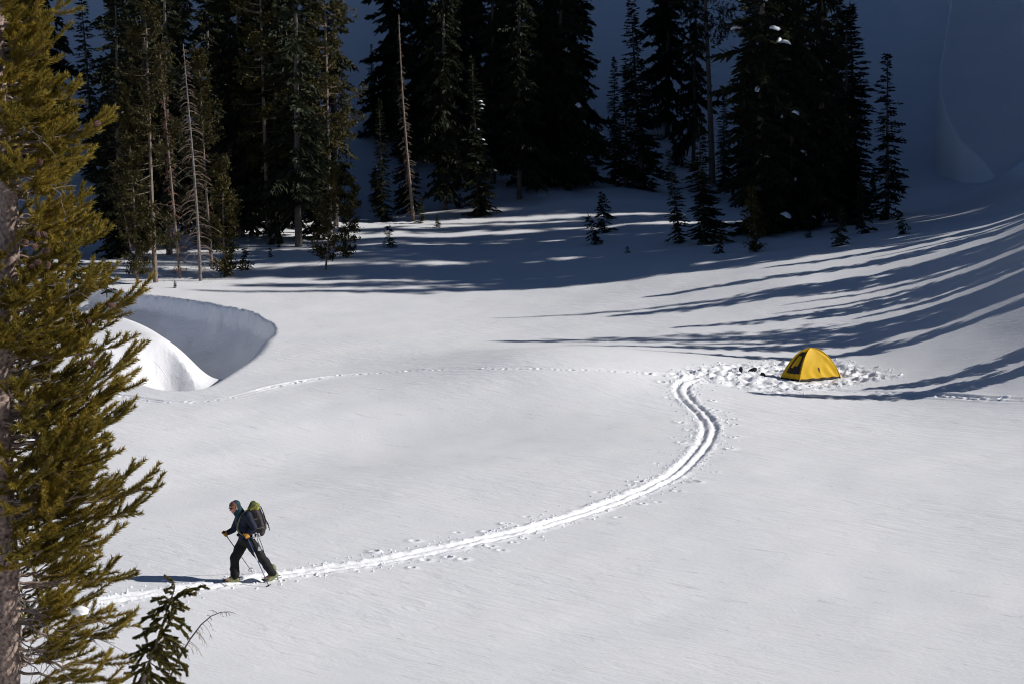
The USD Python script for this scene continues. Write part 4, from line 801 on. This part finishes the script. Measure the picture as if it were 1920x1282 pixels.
M['bronze_shaft'] = plain('bronze_shaft', (0.10, 0.055, 0.035), 0.4, 0.1, 10, spec=0.5)
M['silver'] = plain('silver', (0.65, 0.65, 0.66), 0.35, 0.1, 10, metallic=0.7)
M['ski_top'] = plain('ski_top', (0.42, 0.40, 0.22), 0.4, 0.3, 6)
M['ski_edge'] = plain('ski_edge', (0.05, 0.05, 0.05), 0.4, 0.2, 6)
SKI_AT = on_ground(478, 1090); SKI_AT[2] = float(smooth_ground(*SKI_AT[:1], *SKI_AT[1:2])[()]) if np.ndim(SKI_AT[2]) == 0 else 0
def J(zx, zy, Y=0.0):
    return np.array([(zx - 540) / 580, Y, ((1100 - zy) / 580 - Y * 0.24) / 0.97])
HD = unit(np.array([-0.87, -0.40, 0.0]))                       # the way he is going
SD = np.array([-HD[1], HD[0], 0])                               # his left is -SD... towards the camera
pers = thing('person', 'person in dark clothes with a teal hood striding along the ski track', 'person', SKI_AT)
neckb, chest, belly, pelvis = J(392, 352, 0.0), J(415, 420, 0.0), J(440, 530, 0.0), J(445, 600, 0.0)
shN, shF = J(487, 345, -0.17), J(358, 372, 0.16)
elN, elF = J(560, 480, -0.25), J(288, 505, 0.18)
haN, haF = J(475, 572, -0.26), J(200, 552, 0.10)
hipN, hipF = J(490, 640, -0.09), J(412, 640, 0.09)
knN, knF = J(640, 845, -0.02), J(312, 835, 0.0)
anN, anF = J(748, 1010, 0.07), J(312, 1040, -0.04)
hc = J(322, 245, -0.02)                                        # centre of the skull
face = unit(np.array([-0.80, -0.50, -0.28])); fu = unit(np.array([-0.22, -0.1, 1.0]) - face * np.dot([-0.22, -0.1, 1.0], face)); fs = np.cross(face, fu)
def F(a, b, c): return hc + face * a + fu * b + fs * c
r_ = 0.02
head = [(F(-0.015, 0.02, 0), 0.092, F(0.02, 0.0, 0), 0.082), (F(0.02, -0.03, 0), 0.072, F(0.052, -0.085, 0), 0.036), (F(0.085, 0.005, 0), 0.012, F(0.105, -0.032, 0), 0.015), (F(0.075, 0.025, 0.032), 0.018, F(0.075, 0.025, -0.032), 0.018),
        (F(0.072, -0.062, 0.018), 0.011, F(0.072, -0.062, -0.018), 0.011), (F(0.0, -0.01, 0.088), 0.018, F(-0.006, -0.04, 0.085), 0.012), (F(0.0, -0.01, -0.088), 0.018, F(-0.006, -0.04, -0.085), 0.012), (F(-0.02, -0.07, 0), 0.058, neckb, 0.062)]
trunk_ = [(neckb, 0.07, chest, 0.115), (shN, 0.065, chest, 0.115), (shF, 0.065, chest, 0.115), (chest, 0.125, belly, 0.115), (belly, 0.115, pelvis, 0.125), (pelvis, 0.12, hipN, 0.10), (pelvis, 0.12, hipF, 0.10)]
limbs = [(shN, 0.06, elN, 0.042), (elN, 0.042, haN, 0.028), (shF, 0.06, elF, 0.042), (elF, 0.042, haF, 0.028), (hipN, 0.09, knN, 0.06), (knN, 0.06, anN, 0.042), (hipF, 0.09, knF, 0.06), (knF, 0.06, anF, 0.042),
         (anN, 0.04, anN + HD * 0.16 - [0, 0, 0.07], 0.03), (anF, 0.04, anF + HD * 0.17 - [0, 0, 0.05], 0.03)]
obj('body', melt(blob(head + trunk_ + limbs), 0.018, 6), M['skin'], pers, True)
# clothes
wr = np.random.default_rng(12)
def cloth(chain, edge=0.02, it=10, fold=0.012, freq=9.0, seed=0):
    t = melt(blob(chain), edge, it); n = t.vertex_normals
    t.vertices = t.vertices + n * (fold * (meshkit.fbm(t.vertices * [freq, freq, freq * 1.6] + seed, 3, seed) - 0.5) * 2)[:, None]
    return t
jk = [(neckb + [0, 0, -0.02], 0.085, chest, 0.145), (shN, 0.09, chest, 0.145), (shF, 0.088, chest, 0.145), (chest, 0.15, belly, 0.145), (belly, 0.145, pelvis + [0, 0, 0.03], 0.148),
      (shN, 0.088, (shN + elN) / 2, 0.075), ((shN + elN) / 2, 0.075, elN, 0.066), (elN, 0.066, haN + (elN - haN) * 0.22, 0.048), (shF, 0.085, elF, 0.064), (elF, 0.064, haF + (elF - haF) * 0.22, 0.046)]
obj('jacket', cloth(jk, seed=1), M['jacket'], pers, True)
def leg(h, k, a, s, seed):
    mid = (k + a) / 2; cuff = a + (k - a) * 0.10
    return [(h, 0.125, (h + k) / 2, 0.112), ((h + k) / 2, 0.112, k, 0.095), (k, 0.095, mid, 0.092), (mid, 0.092, cuff, 0.092)]
tr_ = [(pelvis, 0.142, hipN, 0.122), (pelvis, 0.142, hipF, 0.122), (belly + [0, 0, -0.08], 0.135, pelvis, 0.142)] + leg(hipN, knN, anN, 1, 2) + leg(hipF, knF, anF, 1, 3)
obj('trousers', cloth(tr_, fold=0.020, freq=7.0, seed=2), M['trousers'], pers, True)
hood = blob([(F(-0.045, 0.03, 0), 0.094, F(-0.04, -0.03, 0), 0.092), (F(-0.05, -0.04, 0), 0.088, neckb + [0.02, 0, 0.03], 0.092), (F(0.0, -0.10, 0), 0.07, neckb + [-0.03, -0.02, 0.02], 0.082)])
cut = m3.Manifold.sphere(0.088, 32).scale((1, 1, 1.25)).translate(tuple(F(0.075, 0.012, 0)))
obj('hood', melt(hood - cut, 0.015, 4), M['hood'], pers, True)
cap = trimesh.creation.icosphere(4, 1.0); v = cap.vertices
keep = (v @ np.array([0, 0, 1.0]) > 0.30) | ((v @ np.array([1.0, 0, 0]) < 0.1) & (v[:, 2] > -0.35))
hm = trimesh.Trimesh(v, cap.faces[keep[cap.faces].all(1)]); hv = F(0, 0.018, 0) + hm.vertices[:, :1] * 0.100 * face + hm.vertices[:, 1:2] * 0.096 * fs + hm.vertices[:, 2:] * 0.100 * fu
hv += (meshkit.fbm(hv * 60, 3, 6)[:, None] - 0.5) * 0.008 * unit(hv - hc)
obj('hair', (hv, hm.faces), M['hair'], pers, True)
gl = obj('sunglasses', tube(bezier(F(0.03, 0.012, 0.088), F(0.135, 0.012, 0.055), F(0.098, 0.010, 0.006), 8), 0.005, 5), M['lens'], pers, True)
def lens(c):
    m = trimesh.creation.icosphere(3, 1.0).vertices; q = F(0.088, 0.004, c) + m[:, :1] * 0.012 * face + m[:, 1:2] * 0.030 * unit(fs + face * (-0.35 if c > 0 else 0.35)) + m[:, 2:] * 0.021 * fu; return q, trimesh.creation.icosphere(3, 1.0).faces
for c in (0.036, -0.036): obj('lens', lens(c), M['lens'], gl, True)
obj('temple', tube(bezier(F(0.03, 0.012, -0.088), F(0.135, 0.012, -0.055), F(0.098, 0.010, -0.006), 8), 0.005, 5), M['lens'], gl, True)
obj('temple', tube(np.array([F(0.07, 0.012, -0.078), F(0.0, 0.008, -0.094)]), 0.004, 5), M['lens'], gl, True)
# poles, and gloves closed round their grips
tipN, tipF = J(742, 1152, -0.36), J(462, 992, 0.0)
tipF = J(472, 1006, 0.0); tipF = np.array([tipF[0], 0.62, 0.03 + 0.0]); tipF[0] = (468 - 540) / 580 * 1.01
tipN[2] = -0.06
def glove(hand, wrist, pole_dir, out, side):
    """A leather glove gripping a shaft along pole_dir; out points from the shaft to the back of the hand."""
    a = unit(pole_dir); o = unit(out - a * np.dot(out, a)); s = np.cross(a, o) * side; ch = []
    palm = hand + o * 0.034
    for q in (-0.036, -0.012, 0.012, 0.036): ch.append((palm - a * q - s * 0.035, 0.017, palm - a * q + s * 0.030, 0.017))
    man = [m3.Manifold.batch_hull([m3.Manifold.sphere(c[1], 12).translate(tuple(map(float, c[0]))) for c in ch] + [m3.Manifold.sphere(c[3], 12).translate(tuple(map(float, c[2]))) for c in ch])]
    for q, l in ((-0.037, 0.92), (-0.0125, 1.04), (0.012, 1.0), (0.036, 0.84)):
        j = [palm - a * q + s * 0.030, hand - a * q + s * 0.046 * l + o * 0.012, hand - a * q + s * 0.030 * l - o * 0.032, hand - a * q - s * 0.010 - o * 0.034 * l]
        man.append(blob([(j[i], 0.0125 - 0.0008 * i, j[i + 1], 0.0117 - 0.0008 * i) for i in range(3)]))
    j = [palm + a * 0.040 - s * 0.030, hand + a * 0.056 - s * 0.036 - o * 0.010, hand + a * 0.046 - s * 0.012 - o * 0.036, hand + a * 0.034 + s * 0.012 - o * 0.046]
    man.append(blob([(j[i], 0.0145 - 0.001 * i, j[i + 1], 0.0135 - 0.001 * i) for i in range(3)]))
    man.append(blob([(palm - s * 0.02, 0.030, wrist, 0.034), (wrist, 0.036, wrist + unit(wrist - hand) * 0.06, 0.046)]))
    m = m3.Manifold.batch_boolean(man, m3.OpType.Add)
    return melt(m, 0.007, 3, 0.4)
for hand, el, tip, sd in ((haN, elN, tipN, 1), (haF, elF, tipF, -1)):
    d = unit(hand - tip); obj('glove', glove(hand, hand + unit(el - hand) * 0.085, d, unit(el - hand) * 0.55 + np.array([-0.2, -0.8 * sd, 0.1]), sd), M['leather'], pers, True)
def ski_pole(label, hand, tip, mat, basket):
    t = thing('ski_pole', label, 'ski pole', SKI_AT); d = unit(hand - tip); top = hand + d * 0.085
    obj('shaft', tube(np.array([tip + d * 0.03, tip + d * 0.5, hand - d * 0.05]), [0.0065, 0.009, 0.0105], 8), M[mat], t, 40)
    obj('grip', tube(np.array([hand - d * 0.09, hand - d * 0.06, hand + d * 0.03, top - d * 0.01, top]), [0.012, 0.0165, 0.0155, 0.02, 0.012], 10), M['black_web'], t, 50)
    b = trimesh.creation.torus(0.045, 0.007, 24, 8); spokes = [tube(np.array([[0.045 * math.cos(q), 0.045 * math.sin(q), 0], [0, 0, 0.01]]), 0.006, 5) for q in (0, 2.1, 4.2)]
    m = cat_mesh([(np.array(b.vertices), b.faces)] + spokes); R = np.array(trimesh.geometry.align_vectors([0, 0, 1], d))[:3, :3]
    obj('basket', (m[0] @ R.T + tip + d * 0.09, m[1]), M[basket], t, 50)
    obj('tip', tube(np.array([tip, tip + d * 0.05]), [0.002, 0.006], 6), M['silver'], t)
    obj('collar', tube(np.array([tip + d * 0.62, tip + d * 0.80]), 0.0125, 8), M['silver' if mat == 'blue_shaft' else 'black_web'], t, 40)
    st = bezier(top - d * 0.01, top + np.array([0.05, -0.03, -0.07]), hand - d * 0.03 + [0.03, 0, -0.03], 8); obj('wrist_strap', tube(st, 0.006, 4), M['black_web'], t, True)
ski_pole('blue ski pole held in the skier\'s near hand, planted beside the rear ski', haN, tipN, 'blue_shaft', 'black_web')
ski_pole('brown ski pole with a pale basket, held forward in the skier\'s far hand', haF, tipF, 'bronze_shaft', 'silver')
# boots and skis
def boot(an, heel):
    toe = an + HD * 0.17; toe[2] = an[2] - 0.085 - (0.06 if heel else 0.0); back = an - HD * 0.055; back[2] = an[2] - (0.07 if not heel else 0.02)
    ch = [(an + [0, 0, 0.14], 0.062, an, 0.06), (an, 0.06, back, 0.052), (back, 0.05, toe - HD * 0.05, 0.044), (toe - HD * 0.05, 0.046, toe, 0.038), (an + HD * 0.03, 0.055, toe - HD * 0.03, 0.044)]
    b = obj('boot', melt(blob(ch), 0.014, 3), M['boot'], pers, True)
    for q, w in ((0.02, 0.064), (0.10, 0.062)):
        c = an + [0, 0, q]; n = 14; aa = np.arange(n + 1) / n * 2 * math.pi; obj('buckle_strap', tube(c + w * (np.cos(aa)[:, None] * HD + np.sin(aa)[:, None] * SD), 0.006, 4), M['black_web'], b, True)
    return toe
toeN, toeF = boot(anN, True), boot(anF, False)
TD = unit(np.append(SKIN_TRACK[int(np.argmin(np.linalg.norm(SKIN_TRACK - SKI_AT[:2], axis=1))) - 25] - SKIN_TRACK[int(np.argmin(np.linalg.norm(SKIN_TRACK - SKI_AT[:2], axis=1))) + 25], 0)); TS = np.array([-TD[1], TD[0], 0])
def ski(label, toe):
    t = thing('ski', label, 'ski', SKI_AT); c = np.array([toe[0], toe[1], 0]); s = np.linspace(-0.85, 0.87, 30); half = 0.040 + 0.016 * np.abs(s / 0.86) ** 2; half[-4:] *= [0.95, 0.8, 0.55, 0.15]; half[:1] *= 0.7
    z = -0.035 + 0.13 * sstep(0.66, 0.98, s) + 0.02 * sstep(-0.75, -0.9, s); L_ = c + TD * s[:, None] + TS * half[:, None]; R_ = c + TD * s[:, None] - TS * half[:, None]
    for nm, zo, th, m in (('base', 0.0, 0.007, 'ski_edge'), ('deck', 0.007, 0.012, 'ski_top')):
        v = np.vstack([np.c_[L_[:, :2], z + zo], np.c_[R_[:, :2], z + zo], np.c_[L_[:, :2], z + zo + th], np.c_[R_[:, :2], z + zo + th]]); n = 30; f = []
        for i in range(n - 1):
            for a_, b_ in ((0, n), (3 * n, 2 * n), (2 * n, 0), (n, 3 * n)): f += [[a_ + i, b_ + i, b_ + i + 1], [a_ + i, b_ + i + 1, a_ + i + 1]]
        for i in (0, n - 1): f += [[i, n + i, 3 * n + i], [i, 3 * n + i, 2 * n + i]]
        obj(nm, (v, np.array(f)), M[m], t, 40)
    bd = m3.Manifold.batch_hull([m3.Manifold.sphere(0.018, 12).translate(tuple(c + TD * a_ + TS * b_ + [0, 0, 0.05])) for a_ in (-0.06, 0.05) for b_ in (-0.028, 0.028)]); obj('toe_binding', bd, M['black_web'], t, 40)
    hb = m3.Manifold.batch_hull([m3.Manifold.sphere(0.016, 12).translate(tuple(c + TD * a_ + TS * b_ + [0, 0, q])) for a_ in (-0.34, -0.27) for b_ in (-0.024, 0.024) for q in (0.045, 0.075)]); obj('heel_binding', hb, M['silver'], t, 40)
ski('yellowish ski under the skier\'s front foot, half buried in the track', toeF)
ski('yellowish ski under the skier\'s raised rear heel', toeN)
# the pack
pk = thing('backpack', 'dark touring backpack with a yellow-green lid on the skier\'s back', 'backpack', SKI_AT)
top, bot = J(545, 270, 0.02), J(612, 545, 0.02); ax = unit(top - bot); wy = np.array([0, 1.0, 0]); dp = np.cross(wy, ax); dp = dp if dp[0] > 0 else -dp
Lp = np.linalg.norm(top - bot)
def P(a, b, c): return bot + ax * a * Lp + wy * b + dp * c
pts = [(P(a, b, c), r) for a, w, c0, c1 in ((0.02, 0.10, -0.06, 0.045), (0.25, 0.13, -0.08, 0.085), (0.62, 0.14, -0.085, 0.08), (0.95, 0.12, -0.075, 0.05)) for b in (-w, w) for c, r in ((c0, 0.045), (c1, 0.05))]
body = m3.Manifold.batch_hull([m3.Manifold.sphere(r, 16).translate(tuple(map(float, q))) for q, r in pts])
def rough(man, edge, f, amp, seed):
    t = melt(man, edge, 3); t.vertices = t.vertices + t.vertex_normals * (amp * (meshkit.fbm(t.vertices * f, 3, seed) - 0.5) * 2)[:, None]; return t
obj('pack_body', rough(body, 0.02, 8, 0.016, 4), M['pack'], pk, True)
lid = m3.Manifold.batch_hull([m3.Manifold.sphere(r, 20).translate(tuple(map(float, P(a, b, c)))) for a, b, c, r in ((1.06, -0.09, -0.05, 0.07), (1.06, 0.09, -0.05, 0.07), (1.06, -0.09, 0.06, 0.06), (1.06, 0.09, 0.06, 0.06), (1.18, -0.05, 0.0, 0.07), (1.18, 0.05, 0.0, 0.07))])
obj('lid', rough(lid, 0.02, 9, 0.012, 5), M['lid'], pk, True)
pocket = m3.Manifold.batch_hull([m3.Manifold.sphere(0.035, 14).translate(tuple(map(float, P(a, b, 0.10)))) for a in (0.15, 0.62) for b in (-0.07, 0.07)])
obj('front_pocket', rough(pocket, 0.02, 9, 0.01, 6), M['pack'], pk, True)
for b in (-0.10, 0.10): obj('compression_strap', tube(np.array([P(1.02, b, 0.12), P(0.7, b, 0.145), P(0.4, b, 0.15), P(0.08, b * 0.9, 0.11)]), 0.010, 4), M['black_web'], pk, True)
for a in (0.30, 0.68): obj('side_strap', tube(bezier(P(a, -0.185, -0.10), P(a, -0.205, 0.0), P(a - 0.03, -0.17, 0.12), 8), 0.009, 4), M['webbing'], pk, True)
for a, c in ((0.16, 0.17), (0.05, 0.15)): obj('loose_strap', tube(bezier(P(a + 0.35, 0.03, 0.15), P(a + 0.15, 0.0, 0.22), P(a - 0.02, 0.0, 0.185), 6), 0.008, 4), M['black_web'], pk, True)
for s, sh, y in ((-1, shN, -0.02), (1, shF, 0.02)):
    o = 0.10; pth = np.array([P(0.95, 0.10 * s, -0.10), sh * 0.62 + neckb * 0.38 + [0.03, 0, 0.105], sh * 0.60 + chest * 0.40 + [-0.10, -0.03, 0.03], chest * 0.6 + belly * 0.4 + np.array([-0.11, 0.11 * s - 0.05, 0.0]), belly + np.array([-0.02, 0.16 * s, -0.02]), P(0.12, 0.13 * s, -0.09)])
    tt = np.linspace(0, 1, 6); sm = PchipInterpolator(tt, pth)(np.linspace(0, 1, 24)); obj('shoulder_strap', tube(sm, 0.018 if s < 0 else 0.016, 6), M['webbing'], pk, True)
hbp = pelvis + [0, 0, 0.09]; aa = np.linspace(0, 2 * math.pi, 28); obj('hip_belt', tube(hbp + np.stack([0.165 * np.cos(aa), 0.165 * np.sin(aa), 0.02 * np.cos(aa)], 1), 0.020, 6), M['black_web'], pk, True)
for zx, zy in ((548, 580), (572, 565), (598, 570), (612, 585)):
    to = trimesh.creation.torus(0.026, 0.005, 18, 6); v = to.vertices * [1.0, 1.7, 1]; R = trimesh.transformations.euler_matrix(1.45, 0.35 * wr.normal(), 1.2 * wr.random())[:3, :3]; obj('carabiner', (v @ R.T + J(zx, zy, -0.19), to.faces), M['silver'], pk, True)
obj('loose_cord', tube(bezier(J(600, 580, -0.18), J(640, 660, -0.19), J(660, 755, -0.15), 10), 0.007, 5), M['black_web'], pk, True)
obj('loose_cord', tube(bezier(J(585, 590, -0.18), J(605, 660, -0.20), J(640, 745, -0.17), 10), 0.006, 5), M['black_web'], pk, True)
pb = J(615, 718, -0.175); ptc = m3.Manifold.batch_hull([m3.Manifold.sphere(0.008, 10).translate(tuple(pb + np.array([x_, 0.03 * x_, z_]))) for x_, z_ in ((-0.032, -0.03), (0.022, -0.04), (0.032, 0.03), (-0.022, 0.04))]); obj('thigh_patch', ptc, M['silver'], pers, 40)
